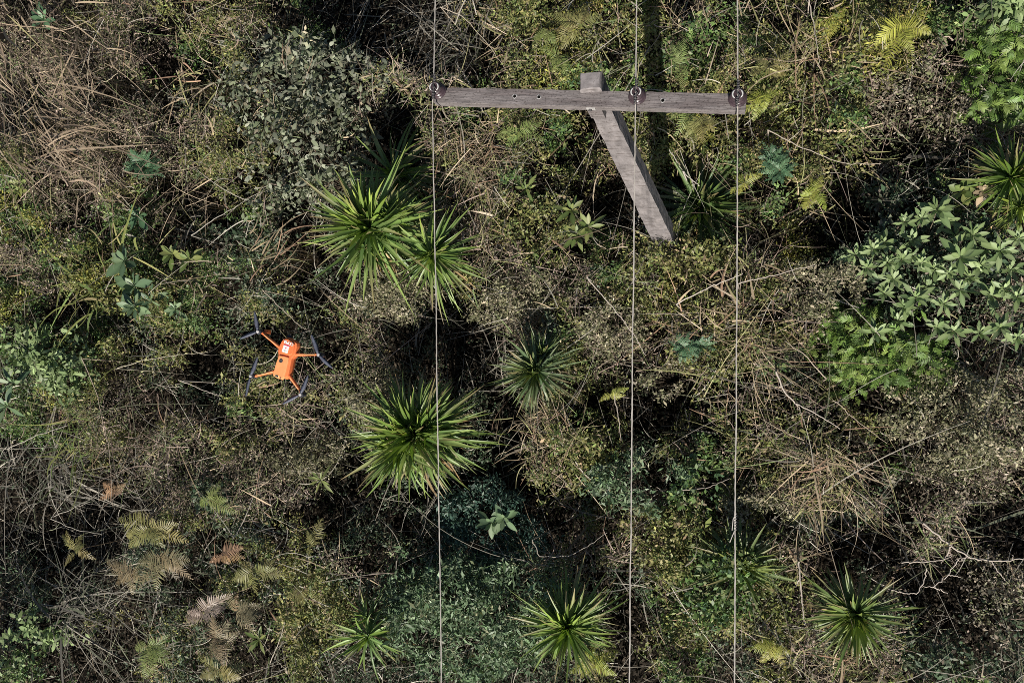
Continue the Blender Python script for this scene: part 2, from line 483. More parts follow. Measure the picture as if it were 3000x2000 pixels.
def ground():
    n = 150
    gx = np.concatenate([[-400, -120, -40], np.linspace(X0 - 4, X1 + 4, n), [40, 120, 400]])
    gy = np.concatenate([[-400, -120, -40], np.linspace(Y0 - 4, Y1 + 4, n), [40, 120, 400]])
    xx, yy = np.meshgrid(gx, gy, indexing='ij')
    z = GROUND_Z + (noise(xx, yy, 1.3, 20) - .5) * .35 + (noise(xx, yy, .3, 21) - .5) * .12
    m = len(gx)
    V = np.stack([xx, yy, z], -1).reshape(-1, 3)
    i, j = np.meshgrid(np.arange(m - 1), np.arange(m - 1), indexing='ij')
    q = np.stack([i * m + j, (i + 1) * m + j, (i + 1) * m + j + 1, i * m + j + 1], -1).reshape(-1, 4)
    b = MB(); b.add(V, q, np.full((len(V), 3), .03))
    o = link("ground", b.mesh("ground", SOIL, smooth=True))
    tag(o, "bare soil under the scrub, coloured darker for the shade in the hollows", None, None, "structure")


ground()


# ================================================================== utility pole
ZARM = 6.14                                     # top of the crossarm
ZPOLE = 6.20


def add_box_bm(bm, c, hx, hy, hz, ax=(1, 0, 0), ay=(0, 1, 0), az=(0, 0, 1)):
    ax, ay, az, c = Vector(ax), Vector(ay), Vector(az), Vector(c)
    vs = []
    for sz in (-1, 1):
        for sy in (-1, 1):
            for sx in (-1, 1):
                vs.append(bm.verts.new(c + ax * hx * sx + ay * hy * sy + az * hz * sz))
    for f in ([0, 2, 3, 1], [4, 5, 7, 6], [0, 1, 5, 4], [2, 6, 7, 3], [0, 4, 6, 2], [1, 3, 7, 5]):
        bm.faces.new([vs[k] for k in f])
    return vs


def bm_obj(name, bm, mat, parent=None, loc=(0, 0, 0), smooth=False, bevel=0, seg=2):
    bmesh.ops.recalc_face_normals(bm, faces=bm.faces)
    if bevel:
        bmesh.ops.bevel(bm, geom=list(bm.edges), offset=bevel, segments=seg, affect='EDGES', profile=.6)
    me = bpy.data.meshes.new(name); bm.to_mesh(me); bm.free()
    me.materials.append(mat)
    if smooth:
        me.polygons.foreach_set("use_smooth", np.ones(len(me.polygons), dtype=bool))
    return link(name, me, parent, loc)


def lathe(bm, prof, seg=32, loc=(0, 0, 0)):
    loc = Vector(loc); rings = []
    for r, z in prof:
        rings.append([bm.verts.new(loc + Vector((r * math.cos(2 * math.pi * k / seg), r * math.sin(2 * math.pi * k / seg), z))) for k in range(seg)])
    for a, c in zip(rings, rings[1:]):
        for k in range(seg):
            bm.faces.new([a[k], a[(k + 1) % seg], c[(k + 1) % seg], c[k]])
    bm.faces.new(rings[0][::-1]); bm.faces.new(rings[-1])


def build_pole():
    rng = np.random.default_rng(3)
    top = at(1729, 236, ZPOLE)
    root = thing("utility_pole", (top[0], top[1], GROUND_Z - .3),
                 "weathered grey concrete utility pole with a timber crossarm carrying three insulators and power lines", "utility pole")
    ro = np.array(root.location)
    # post: tapered rectangular shaft
    bm = bmesh.new()
    zs = np.concatenate([np.linspace(GROUND_Z - .3, ZPOLE - .02, 60), [ZPOLE]])
    rings = []
    for z in zs:
        f = (ZPOLE - z) / ZPOLE
        hx, hy = .083 + .070 * f, .070 + .050 * f
        if z == ZPOLE: hx -= .010; hy -= .010
        ring = []
        for sx, sy in ((-1, -1), (0, -1), (1, -1), (1, 0), (1, 1), (0, 1), (-1, 1), (-1, 0)):
            j = rng.normal(0, .0022, 2)
            cut = .92 if sx and sy else 1.0
            ring.append(bm.verts.new((sx * hx + j[0], sy * hy + j[1], z - ro[2])))
        rings.append(ring)
    for a, c in zip(rings, rings[1:]):
        for k in range(8):
            bm.faces.new([a[k], a[(k + 1) % 8], c[(k + 1) % 8], c[k]])
    bm.faces.new(rings[-1]); bm.faces.new(rings[0][::-1])
    post = bm_obj("post", bm, CONCRETE, root)
    # crossarm
    A, B_ = at(1272, 278, ZARM), at(2186, 300, ZARM)
    ax = Vector(B_ - A); ln = ax.length; ax.normalize(); az = Vector((0, 0, 1)); ay = az.cross(ax)
    mid = Vector((A + B_) / 2)
    hw, hh = .0615, .047
    arm_o = bpy.data.objects.new("crossarm", None)
    bm = bmesh.new()
    ns = 60
    rings = []
    for k in range(ns + 1):
        x = -ln / 2 + ln * k / ns
        ring = []
        for sy, sz in ((-1, -1), (1, -1), (1, 1), (-1, 1)):
            j = rng.normal(0, .0013, 2)
            ring.append(bm.verts.new((x, sy * hw + j[0], -hh + sz * hh + j[1])))
        rings.append(ring)
    for a, c in zip(rings, rings[1:]):
        for k in range(4):
            bm.faces.new([a[k], a[(k + 1) % 4], c[(k + 1) % 4], c[k]])
    bm.faces.new(rings[-1]); bm.faces.new(rings[0][::-1])
    arm = bm_obj("crossarm", bm, TIMBER, root)
    rot = Matrix((ax, ay, az)).transposed().to_4x4(); rot.translation = mid - Vector(root.location)
    arm.matrix_local = rot

    def on_arm(px, py):
        p = rot.inverted() @ (Vector(at(px, py, ZARM)) - Vector(root.location))
        return p
    for px, py in ((1508, 283), (1579, 285), (1942, 295)):
        p = on_arm(px, py)
        bm = bmesh.new(); lathe(bm, [(.0125, -.002), (.0125, .0025), (.003, .0026)], 16, (p.x, p.y, 0))
        hole = bm_obj("bolt_hole_shade", bm, HOLE_SHADE, arm)
        bm = bmesh.new()
        seg = 18
        r0, r1 = [], []
        for k in range(seg):
            a = 2 * math.pi * k / seg
            r0.append(bm.verts.new((p.x + .013 * math.cos(a), p.y + .013 * math.sin(a), .0032)))
            rr = .018 + .003 * math.sin(3 * a + px)
            r1.append(bm.verts.new((p.x + rr * math.cos(a), p.y + rr * math.sin(a), .0022)))
        for k in range(seg):
            bm.faces.new([r0[k], r0[(k + 1) % seg], r1[(k + 1) % seg], r1[k]])
        bm_obj("worn_rim", bm, GALV, hole)
    # fixing plate and bolts on the front face at the pole
    c = on_arm(1728, 316)
    bm = bmesh.new()
    add_box_bm(bm, (c.x, -hw - .004, -.045), .035, .004, .022)
    bm_obj("washer_plate", bm, GALV, arm, bevel=.0015)
    bm = bmesh.new()
    lathe(bm, [(.014, 0), (.014, .014), (.008, .016)], 6)
    bo = bm_obj("bolt", bm, STEEL, arm, (c.x - .004, -hw - .008, -.045)); bo.rotation_euler = (R(90), 0, 0)
    # timber wedge between the pole and the arm, and the block under the arm
    bm = bmesh.new()
    w = rot.inverted() @ (Vector(at(1728, 268, ZARM)) - Vector(root.location))
    add_box_bm(bm, (w.x - .005, hw + .010, -.03), .05, .0095, .03)
    bm_obj("packing_wedge", bm, PALEWOOD, arm, bevel=.002)
    bm = bmesh.new()
    w = rot.inverted() @ (Vector(at(1738, 320, ZARM)) - Vector(root.location))
    add_box_bm(bm, (w.x - .01, -hw + .028, -.20), .06, .028, .10)
    bm_obj("support_block", bm, TIMBER, root, bevel=.004).matrix_local = rot
    # split scar at the left end of the arm
    bm = bmesh.new()
    s = on_arm(1330, 248)
    add_box_bm(bm, (s.x, hw + .004, -.010), .028, .004, .008)
    bm_obj("split_timber", bm, PALEWOOD, arm, bevel=.002)
    # insulators
    tops = []
    for px, py in ((1289, 272), (1869, 287), (2161, 294)):
        p = on_arm(px, py)
        ins_loc = rot @ Vector((p.x, p.y, 0.0))
        bm = bmesh.new()
        lathe(bm, [(.016, -.004), (.016, .03), (.052, .032), (.066, .036), (.069, .042), (.066, .048), (.055, .052), (.053, .058), (.059, .062), (.060, .068),
                   (.055, .074), (.047, .077), (.045, .083), (.050, .087), (.0505, .092), (.047, .098), (.040, .102), (.036, .110), (.040, .118), (.0465, .124), (.0475, .130),
                   (.043, .136), (.033, .138), (.020, .131), (.004, .129)], 40)
        ins = bm_obj("insulator", bm, PORCELAIN, root, ins_loc, smooth=True)
        for s in (0, math.pi):
            b = MB()
            a = np.linspace(-1.0, 1.0, 15) + s
            b.tube(np.stack([.0350 * np.cos(a), .0350 * np.sin(a), np.full(15, .1375)], -1), .0058 * np.clip(1.02 - np.linspace(-1, 1, 15) ** 4, .1, 1), (.7, .7, .7), seg=8)
            link("glazed_lip_glint", b.mesh("glazed_lip_glint", GLAZE_GLINT, smooth=True), ins)
        b = MB()
        a = np.linspace(0, 2 * math.pi, 30)
        b.tube(np.stack([.0415 * np.cos(a), .0415 * np.sin(a), .110 + .002 * np.sin(5 * a)], -1), .004, (.1, .1, .1), seg=6)
        for s in (-1, 1):                      # the binding wound round the conductor each side of the head
            t = np.linspace(0, 1, 60)
            b.tube(np.stack([.0095 * np.cos(t * 36) + .004 * s, s * (.030 + .07 * t), .139 + .0095 * np.sin(t * 36)], -1), .0036, (.1, .1, .1), seg=5)
            b.tube(np.array([[.02 * s, -.03 * s, .112], [.012 * s, -.012 * s, .142], [0, 0, .153], [-.006 * s, .03 * s, .147]]), .0038, (.1, .1, .1), seg=5)
        link("tie_wire", b.mesh("tie_wire", STEEL, smooth=True), ins)
        tops.append(np.array(root.location) + np.array(ins_loc) + np.array([0, 0, .141]))
    return tops


TOPS = build_pole()


def build_wires():
    spec = [
        ([(1278, -60), (1274, 90)], [(1266, 300), (1270, 520), (1276, 800), (1282, 1200), (1288, 1600), (1294, 2050)],
         "left power line, a thin pale twisted wire passing the spiky plants"),
        ([(1866, -60), (1864, 100)], [(1862, 330), (1858, 620), (1854, 1000), (1850, 1400), (1846, 1750), (1843, 2050)],
         "middle power line, thin pale wire crossing in front of the concrete pole"),
        ([(2160, -60), (2161, 100)], [(2161, 360), (2160, 640), (2158, 1000), (2155, 1400), (2153, 1750), (2151, 2050)],
         "right power line, thin pale wire with a knotted tie near the bottom"),
    ]
    for k, (up, dn, lab) in enumerate(spec):
        z = TOPS[k][2]
        pts = [at(x, y, z - .02) for x, y in up] + [TOPS[k]] + [at(x, y, z - .03 - .00003 * (y - 300)) for x, y in dn]
        pts = np.array(pts)
        pts = np.concatenate([[pts[0] + (pts[0] - pts[1]) * 8], pts, [pts[-1] + (pts[-1] - pts[-2]) * 6]])
        # dense resample with smoothing
        s = np.concatenate([[0], np.cumsum(np.linalg.norm(np.diff(pts, axis=0), axis=1))])
        t = np.arange(0, s[-1], .012)
        P = np.stack([np.interp(t, s, pts[:, i]) for i in range(3)], -1)
        ker = np.hanning(25); ker /= ker.sum()
        Q = P.copy()
        for i in range(3):
            Q[12:-12, i] = np.convolve(P[:, i], ker, 'valid')
        rng = np.random.default_rng(k)
        amp = .003 if k == 0 else .0012
        Q[:, 0] += amp * np.interp(t, np.arange(0, s[-1] + .3, .25), rng.normal(0, 1, len(np.arange(0, s[-1] + .3, .25))))
        b = MB()
        for h in range(3):
            ph = t * 2 * math.pi / .30 + h * 2 * math.pi / 3
            S = Q + .0027 * np.stack([np.cos(ph), 0 * ph, np.sin(ph)], -1)
            b.tube(S, .0029, (.5, .5, .5), seg=5)
        o = link("power_line", b.mesh("power_line", WIRE, origin=TOPS[k], smooth=True), None, TOPS[k])
        tag(o, lab, "power line", "power lines on the crossarm")
        if k == 2:
            zz = z - .04
            b = MB()
            c = at(2154, 1530, zz)
            tt = np.linspace(0, 1, 50)
            b.tube(np.stack([c[0] + .006 * np.cos(tt * 40), c[1] + .06 - .12 * tt, zz - .03 + .006 * np.sin(tt * 40)], -1), .004, (.5, .5, .5), seg=5)
            b.tube(np.array([c + [0, -.05, -.03], c + [-.02, -.10, -.035], c + [-.038, -.15, -.05]]), .0035, (.5, .5, .5), seg=5)
            b.tube(np.array([c + [0, .05, -.03], c + [-.015, .02, -.02], c + [-.022, -.06, -.03]]), .0035, (.5, .5, .5), seg=5)
            link("knotted_tie", b.mesh("knotted_tie", WIRE, origin=TOPS[k], smooth=True), o)


build_wires()


# ================================================================== drone
def build_drone():
    ZD = 8.4
    def q(zx, zy, dz=0.):
        return Vector(at(680 + zx / 4.356, 880 + zy / 4.356, ZD + dz))
    c = q(690, 745)
    root = thing("drone", c, "orange quadcopter drone hovering over the scrub with white writing on its back", "drone")

    def rel(zx, zy, dz=0.):
        v = q(zx, zy) - c
        return Vector((v.x, v.y, dz))

    def shell(name, outline, z0, z1, inset, mat, parent=root, bev=.004):
        bm = bmesh.new()
        n = len(outline)
        ctr = sum((rel(*p) for p in outline), Vector()) / n
        lo, md, hi = [], [], []
        for p in outline:
            v = rel(*p); d = (v - ctr)
            lo.append(bm.verts.new((ctr.x + d.x * .80, ctr.y + d.y * .86, z0)))
            md.append(bm.verts.new((v.x, v.y, z0 + (z1 - z0) * .55)))
            hi.append(bm.verts.new((ctr.x + d.x * inset, ctr.y + d.y * inset, z1)))
        for a, b in ((lo, md), (md, hi)):
            for k in range(n):
                bm.faces.new([a[k], a[(k + 1) % n], b[(k + 1) % n], b[k]])
        bm.faces.new(hi); bm.faces.new(lo[::-1])
        return bm_obj(name, bm, mat, parent, bevel=bev, seg=2)
    body = shell("body", [(700, 468), (745, 478), (815, 515), (848, 535), (848, 585), (836, 640), (826, 690), (800, 715), (778, 745), (752, 880), (740, 935), (724, 985), (690, 1010),
                          (560, 965), (545, 925), (572, 820), (600, 700), (594, 640), (604, 590), (640, 515), (668, 478)], -.045, .012, .93, ORANGE)
    shell("front_cover", [(700, 486), (740, 495), (806, 540), (820, 560), (808, 640), (790, 690), (745, 706), (640, 680), (628, 640), (640, 590), (668, 520)], .008, .019, .93, ORANGE, body, .002)
    bat = shell("battery", [(622, 692), (700, 706), (752, 722), (748, 770), (715, 900), (690, 985), (655, 1016), (590, 996), (540, 965), (545, 930), (580, 800)], -.012, .020, .93, ORANGE_PALE, root, .003)
    # power button
    bm = bmesh.new()
    p = rel(650, 772)
    lathe(bm, [(.0105, .0185), (.0105, .0225), (.008, .0232), (.0075, .0215), (.005, .0215), (.0045, .0226), (.001, .0228)], 24, p)
    bm_obj("power_button", bm, STEEL, bat)
    # rear catch: dark slot in a pale frame
    a1 = (rel(655, 985) - rel(575, 955)).normalized()
    n1 = Vector((-a1.y, a1.x, 0))
    p = rel(597, 966)
    bm = bmesh.new(); add_box_bm(bm, (p.x, p.y, .0185), .0125, .0065, .003, a1, n1); bm_obj("latch", bm, CREAM, bat, bevel=.001)
    bm = bmesh.new(); add_box_bm(bm, (p.x, p.y, .0206), .0085, .0038, .0022, a1, n1); bm_obj("latch_slot", bm, DARKPLASTIC, bat)
    p = rel(640, 990)
    bm = bmesh.new(); add_box_bm(bm, (p.x, p.y, .0175), .0024, .0055, .003, a1, n1); bm_obj("charge_port", bm, DARKPLASTIC, bat)
    # white label of six cells with coloured marks
    u = (rel(765, 610) - rel(668, 575)).normalized(); w = Vector((-u.y, u.x, 0))
    ctr = rel(708, 624)
    zt = .0196
    bm = bmesh.new(); add_box_bm(bm, (ctr.x, ctr.y, zt), .0185, .0195, .0007, u, w)
    lb = bm_obj("sticker", bm, ORANGE_PALE, body)
    bm = bmesh.new()
    for i in (-1, 1):
        for j in (-1, 0, 1):
            cc = ctr + u * (.0092 * i) + w * (.0128 * j)
            add_box_bm(bm, (cc.x, cc.y, zt + .0006), .0084, .0058, .0006, u, w)
    bm_obj("white_cell", bm, WHITE, lb)
    bm = bmesh.new()
    cc = ctr + w * .0064; add_box_bm(bm, (cc.x, cc.y, zt + .0014), .0034, .0034, .0005, u, w)
    bm_obj("red_mark", bm, MAGENTA, lb)
    bm = bmesh.new()
    cc = ctr - w * .0085 - u * .001; add_box_bm(bm, (cc.x, cc.y, zt + .0014), .0036, .0024, .0005, u, w)
    bm_obj("teal_mark", bm, TEAL, lb)
    # lettering, upside down to the viewer
    cu = bpy.data.curves.new("lettering", 'FONT'); cu.body = "COPEL"; cu.size = .0205; cu.align_x = 'CENTER'; cu.align_y = 'CENTER'
    cu.extrude = .0005; cu.offset = .0006
    tmp = bpy.data.objects.new("lettering_curve", cu); COL.objects.link(tmp)
    me = bpy.data.meshes.new_from_object(tmp.evaluated_get(bpy.context.evaluated_depsgraph_get()))
    bpy.data.objects.remove(tmp)
    me.materials.clear(); me.materials.append(WHITE); me.name = "lettering"
    lt = link("lettering", me, body)
    p = rel(745, 545)
    lt.location = (p.x, p.y, zt + .0012)
    lt.rotation_euler = (0, 0, math.atan2(u.y, u.x) + math.pi)
    bm = bmesh.new(); cc = rel(728, 575); add_box_bm(bm, (cc.x, cc.y, zt), .019, .0016, .0009, u, w)
    bm_obj("red_stripe", bm, MAGENTA, body)
    # camera pod under the nose
    bm = bmesh.new()
    p = rel(690, 470); bmesh.ops.create_uvsphere(bm, u_segments=14, v_segments=9, radius=.017, matrix=Matrix.Translation((p.x, p.y, -.035)))
    bm_obj("camera_pod", bm, DARKPLASTIC, body, smooth=True)
    # side grilles
    for px_, py_ in ((775, 800), (560, 800)):
        pass
    # arms: start, end, motor, blades (end points), all in the sheet's zoom pixels
    arms = [((612, 600), (376, 404), (366, 400), [(322, 110), (85, 520)], .002),
            ((822, 690), (1122, 690), (1135, 692), [(1045, 420), (1320, 860)], .002),
            ((548, 903), (276, 966), (264, 964), [(370, 690), (210, 1245)], -.006),
            ((728, 968), (890, 1188), (896, 1198), [(625, 1350), (1010, 930)], -.006)]
    for s, e, m_, bl, z in arms:
        S, E = rel(*s, z), rel(*e, z)
        d = (E - S).normalized(); n = Vector((-d.y, d.x, 0)); ln = (E - S).length
        bm = bmesh.new()
        r = []
        for t, hw, hz in ((-.04, .0085, .009), (.15, .0075, .009), (.5, .006, .0085), (.85, .0058, .008), (1.0, .0072, .0075)):
            cc = S + d * ln * t
            r.append([bm.verts.new(cc + n * hw * sy + Vector((0, 0, hz * sz))) for sy, sz in ((-1, -1), (1, -1), (1, .6), (.45, 1), (-.45, 1), (-1, .6))])
        for a, b in zip(r, r[1:]):
            for k in range(6):
                bm.faces.new([a[k], a[(k + 1) % 6], b[(k + 1) % 6], b[k]])
        bm.faces.new(r[0][::-1]); bm.faces.new(r[-1])
        arm = bm_obj("arm", bm, ORANGE, root, bevel=.001, seg=1)
        bm = bmesh.new()
        cc = S + d * ln * .45 + Vector((0, 0, .0085)); add_box_bm(bm, cc, ln * .36, .0012, .0010, d, n)
        bm_obj("arm_ridge", bm, CREAM, arm)
        Mo = rel(*m_, z)
        bm = bmesh.new()
        lathe(bm, [(.010, -.022), (.0125, -.018), (.0125, .006), (.0145, .008), (.0145, .022), (.012, .0245), (.004, .025), (.004, .030), (.001, .031)], 24, Mo)
        bm_obj("motor", bm, DARKPLASTIC, arm, smooth=False)
        bm = bmesh.new()
        lathe(bm, [(.0085, .0255), (.0085, .031), (.006, .033), (.001, .0335)], 18, Mo)
        bm_obj("propeller_hub", bm, GALV, arm)
        for be in bl:
            T = rel(*be, z); d2 = (T - Mo).normalized(); n2 = Vector((-d2.y, d2.x, 0)); L = .112
            bm = bmesh.new(); rr = []
            for t, w0, w1, tw in ((.05, -.005, .005, 0), (.18, -.010, .007, .25), (.35, -.015, .009, .28), (.6, -.013, .008, .2), (.85, -.009, .006, .14), (.97, -.005, .003, .1), (1., -.0012, .0004, .1)):
                base = Mo + d2 * (L * t) + Vector((0, 0, .029 + .004 * t))
                rr.append([bm.verts.new(base + n2 * w + Vector((0, 0, tw * w + dz))) for w, dz in ((w0, 0), ((w0 + w1) / 2, .0012), (w1, 0), ((w0 + w1) / 2, -.0008))])
            for a, b in zip(rr, rr[1:]):
                for k in range(4):
                    bm.faces.new([a[k], a[(k + 1) % 4], b[(k + 1) % 4], b[k]])
            bm.faces.new(rr[0][::-1]); bm.faces.new(rr[-1])
            bm_obj("propeller_blade", bm, BLADE, arm, smooth=True)
        if z > 0:
            bm = bmesh.new(); f = rel(408, 392, 0) if s[0] < 700 else E - d * .012
            add_box_bm(bm, (f.x, f.y, -.035), .006, .010, .025)
            bm_obj("landing_foot", bm, ORANGE, arm, bevel=.002)


build_drone()


# ================================================================== plants that stand out, each its own object
def stems_for(b, base, tips, rng, col=(.10, .08, .06), r0=.012):
    for tip in tips:
        mid = base + (tip - base) * .55 + rng.normal(0, .05, 3)
        s = base + rng.normal(0, .03, 3) * [1, 1, 0]
        t = np.linspace(0, 1, 6)[:, None]
        P = s * (1 - t) ** 2 + 2 * mid * t * (1 - t) + tip * t ** 2
        b.tube(P, np.linspace(r0, r0 * .35, 6), col, seg=5)


def spiky(px, py, rpx, z, nleaf, label, seed, pal=((.115, .195, .055), (.165, .25, .085), (.08, .15, .045)), wide=.074, lean=(0, 0), top=88, low=-18, heads=(), name="spiky_plant"):
    rng = np.random.default_rng(seed)
    c0 = at(px, py, z); m = mpp(px, py, z); R0 = rpx * m * .80
    base = np.array([c0[0], c0[1], GROUND_Z - .05])
    root = thing(name, base, label, "plant", "spiky rosette plants")
    st = MB()
    for hx, hy, hz, hs in ((0, 0, 0, 1),) + tuple(heads):
        c = c0 + np.array([hx, hy, 0]) * R0 + np.array([0, 0, hz])
        Rr = R0 * hs
        n = int(nleaf * 2.5 * hs ** 1.5)
        ln = np.array([lean[0] + rng.normal(0, .16) + hx * .5, lean[1] + rng.normal(0, .16) + hy * .5])
        b = MB()
        f = (np.arange(n) + rng.random(n)) / n         # 0 young and upright .. 1 old and low
        az = np.arange(n) * 2.39996 + rng.normal(0, .5, n)
        el = R(top) + (R(low) - R(top)) * f ** .75 + rng.normal(0, .20, n)
        L = Rr * 1.12 * (.42 + .62 * np.sin(np.clip(f * 1.25 + .15, 0, 1) * math.pi * .62)) * np.exp(rng.normal(0, .17, n)) * (1 + .34 * (noise(az * .55, az * 0 + seed + hx * 7, 1., 60) - .5))
        old = (f > .84) & (rng.random(n) < .55)
        el[old] -= .45
        D = dirs(az, el); D[:, :2] += ln; D = nrm(D)
        P = np.tile(c, (n, 1)) + D * .03 + np.array([0, 0, -.12]) * f[:, None] + rng.normal(0, .012, (n, 3))
        pl = np.array(pal)
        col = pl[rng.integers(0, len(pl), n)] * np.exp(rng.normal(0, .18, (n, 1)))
        col[f < .3] *= np.array([1.25, 1.2, .9])
        col[old] = np.array([.27, .20, .115]) * np.exp(rng.normal(0, .25, (old.sum(), 1)))
        tipc = col * np.array([1.15, 1.0, .8]) + np.array([.03, .02, .0])
        brown = rng.random(n) < .22; tipc[brown] = np.array([.26, .19, .10])
        side = np.cross(D, np.array([0, 0, 1.])); side[np.linalg.norm(side, axis=1) < .05] = [1, 0, 0]
        N = np.cross(nrm(side), D) + rng.normal(0, .28, (n, 3))
        bend = np.zeros((n, 3)); bend[:, 2] = -.08 - .42 * rng.random(n) ** 1.5 * np.cos(el); bend[:, :2] += rng.normal(0, .10, (n, 2))
        kink = rng.random(n) < .10; bend[kink, 2] -= .5
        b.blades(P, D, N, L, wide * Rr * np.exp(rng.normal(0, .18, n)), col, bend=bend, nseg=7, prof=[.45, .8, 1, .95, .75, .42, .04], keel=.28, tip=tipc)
        link("leaf_rosette", b.mesh("leaf_rosette", GLOSS, origin=base), root)
        st.tube(np.array([base, base * .5 + c * .5 + [.02, .01, 0], c + [0, 0, -.03]]), [.06, .05, .05], (.12, .10, .07), seg=9)
    link("stem", st.mesh("stem", BARK, origin=base), root)
    FOOT.append((c0[0], c0[1], R0 * .62, R0 * .62))


spiky(1083, 668, 205, .45, 95, "large yellow-green spiky plant under the left power line beside the dark hollow", 11, heads=((.42, .12, -.1, .62), (-.1, -.35, -.05, .5)))
spiky(1262, 745, 150, .30, 55, "spiky plant with drooping leaves under the left power line, below right of the largest", 12, lean=(.35, -.35))
spiky(1150, 510, 175, -.45, 34, "dark spiky plant sunk in the shaded hollow above the large lit one", 13, lean=(.1, .25), wide=.075)
spiky(2050, 605, 185, -.75, 60, "shaded spiky plant tucked against the foot of the concrete pole", 14, pal=((.05, .10, .04), (.07, .12, .045), (.04, .08, .035)), lean=(.15, .1))  # darker greens put the shade of pole and hollow into the leaves
spiky(1570, 1085, 130, .15, 80, "bluish spiky plant midway between the left and middle power lines", 15, heads=((.12, .45, -.15, .7),), pal=((.07, .12, .06), (.10, .15, .08), (.06, .10, .045)))
spiky(1215, 1275, 195, .40, 125, "broad dense spiky plant with dark leaf fan, crossed by the left power line", 16, wide=.074, heads=((-.28, -.25, .02, .7), (.22, .2, -.12, .72)))
spiky(2965, 520, 140, .25, 70, "glossy dark green spiky plant cut off by the right edge", 17, pal=((.07, .13, .03), (.10, .17, .04), (.05, .10, .03)))
spiky(2990, 605, 100, .15, 40, "smaller paler spiky plant on the right edge below the glossy dark one", 18, pal=((.11, .17, .04), (.14, .20, .06)))
spiky(1075, 1865, 130, .10, 22, "thin ragged spiky plant at the bottom left of the silver-leaved shrub", 19, lean=(.15, -.1), heads=((-.1, .5, -.1, .7),))
spiky(1662, 1840, 155, .35, 95, "bright green spiky plant at the bottom, between the left and middle power lines", 20, wide=.068, heads=((.2, .15, -.12, .6),))
spiky(2170, 1660, 150, .05, 70, "spiky plant behind the right power line with its heart hidden by small leaves", 21, pal=((.08, .13, .05), (.11, .16, .07)))
spiky(2510, 1800, 145, .35, 95, "lone spiky plant with long pale leaves at the bottom right beside the black hollow", 22, pal=((.09, .15, .05), (.13, .19, .075)), heads=((.05, -.28, -.05, .6),))

# ---- shrubs: px, py, rx, ry, top z, leaf kind, name, label
SHRUB = dict(
    s=dict(d=62, k=9, L=.098, W=.045, sp=.08, pal='s', big=True, nt=.75),
    c=dict(d=210, k=9, L=.095, W=.026, sp=.055, pal='c', big=False, nt=.6),
    g=dict(d=210, k=9, L=.075, W=.036, sp=.05, pal='g', big=False, nt=.6),
    d=dict(d=190, k=8, L=.075, W=.036, sp=.05, pal='d', big=False, nt=.6),
    o=dict(d=230, k=9, L=.06, W=.028, sp=.045, pal='o', big=False, nt=.6),
    h=dict(d=330, k=10, L=.05, W=.020, sp=.04, pal='h', big=False, nt=.7),
    m=dict(d=170, k=9, L=.046, W=.020, sp=.05, pal='m', big=False, nt=.7),
    q=dict(d=230, k=9, L=.07, W=.026, sp=.05, pal='q', big=False, nt=.6),
    l=dict(d=120, k=8, L=.13, W=.05, sp=.07, pal='l', big=True, nt=.5),
)


def shrub(px, py, rx, ry, z, kind, label, seed, dens=1.0, name="shrub", cat="shrub", h=.45, group=None):
    rng = np.random.default_rng(1000 + seed)
    c = at(px, py, z); m = mpp(px, py, z)
    ax, ay = rx * m, ry * m
    base = np.array([c[0], c[1], GROUND_Z - .05])
    root = thing(name, base, label, cat, group)
    S = SHRUB.get(kind)
    n = int(math.pi * ax * ay * (S['d'] if S else 200) * dens * 1.25)
    a = rng.random(n) * 2 * math.pi
    ph = rng.random(4) * 6.28
    edge = 1 + .13 * np.sin(2 * a + ph[0]) + .12 * np.sin(3 * a + ph[1]) + .09 * np.sin(5 * a + ph[2]) + .06 * np.sin(9 * a + ph[3])
    r = np.sqrt(rng.random(n)) * 1.02
    x, y = c[0] + ax * edge * r * np.cos(a), c[1] + ay * edge * r * np.sin(a)
    lump = (noise(x, y, .42, 30 + seed % 7) - .5) * .5 + (noise(x, y, .2, 31) - .5) * .3
    zz = c[2] + h * (np.sqrt(np.clip(1 - r ** 2, 0, 1)) - 1) * .9 + lump
    zz = zz - rng.random(n) ** 1.6 * .6
    keep = noise(x, y, .3, 40 + seed % 5) * .65 + noise(x, y, .12, 45) * .35 > (.34 if kind != 'v' else .2) + .22 * np.clip(r - .65, 0, 1)
    P = np.stack([x, y, zz], -1)[keep]
    b = MB()
    if kind == 'v':
        k = len(P)
        cols = pick('v', k, rng)
        fronds(b, P, rng.random(k) * 6.28, rng.normal(.15, .35, k), rng.uniform(.13, .22, k), cols, rng, npin=7, pl=.36, pw=.10, droop=.3, roll=.5, rach=(.12, .14, .05), th=(62, 30), shape='even')
    else:
        sprigs(b, P, S['k'], S['sp'], S['L'], S['W'], S['pal'], rng, ntilt=S['nt'], big=S['big'])
    link("foliage", b.mesh("foliage", LEAF, origin=base), root)
    b = MB()
    tips = P[rng.choice(len(P), min(len(P), 26), replace=False)] - [0, 0, .05]
    stems_for(b, base, tips, rng)
    link("branches", b.mesh("branches", BARK, origin=base), root)
    k = .6 if kind in 'sm' else .85
    FOOT.append((c[0], c[1], ax * k, ay * k))
    return root


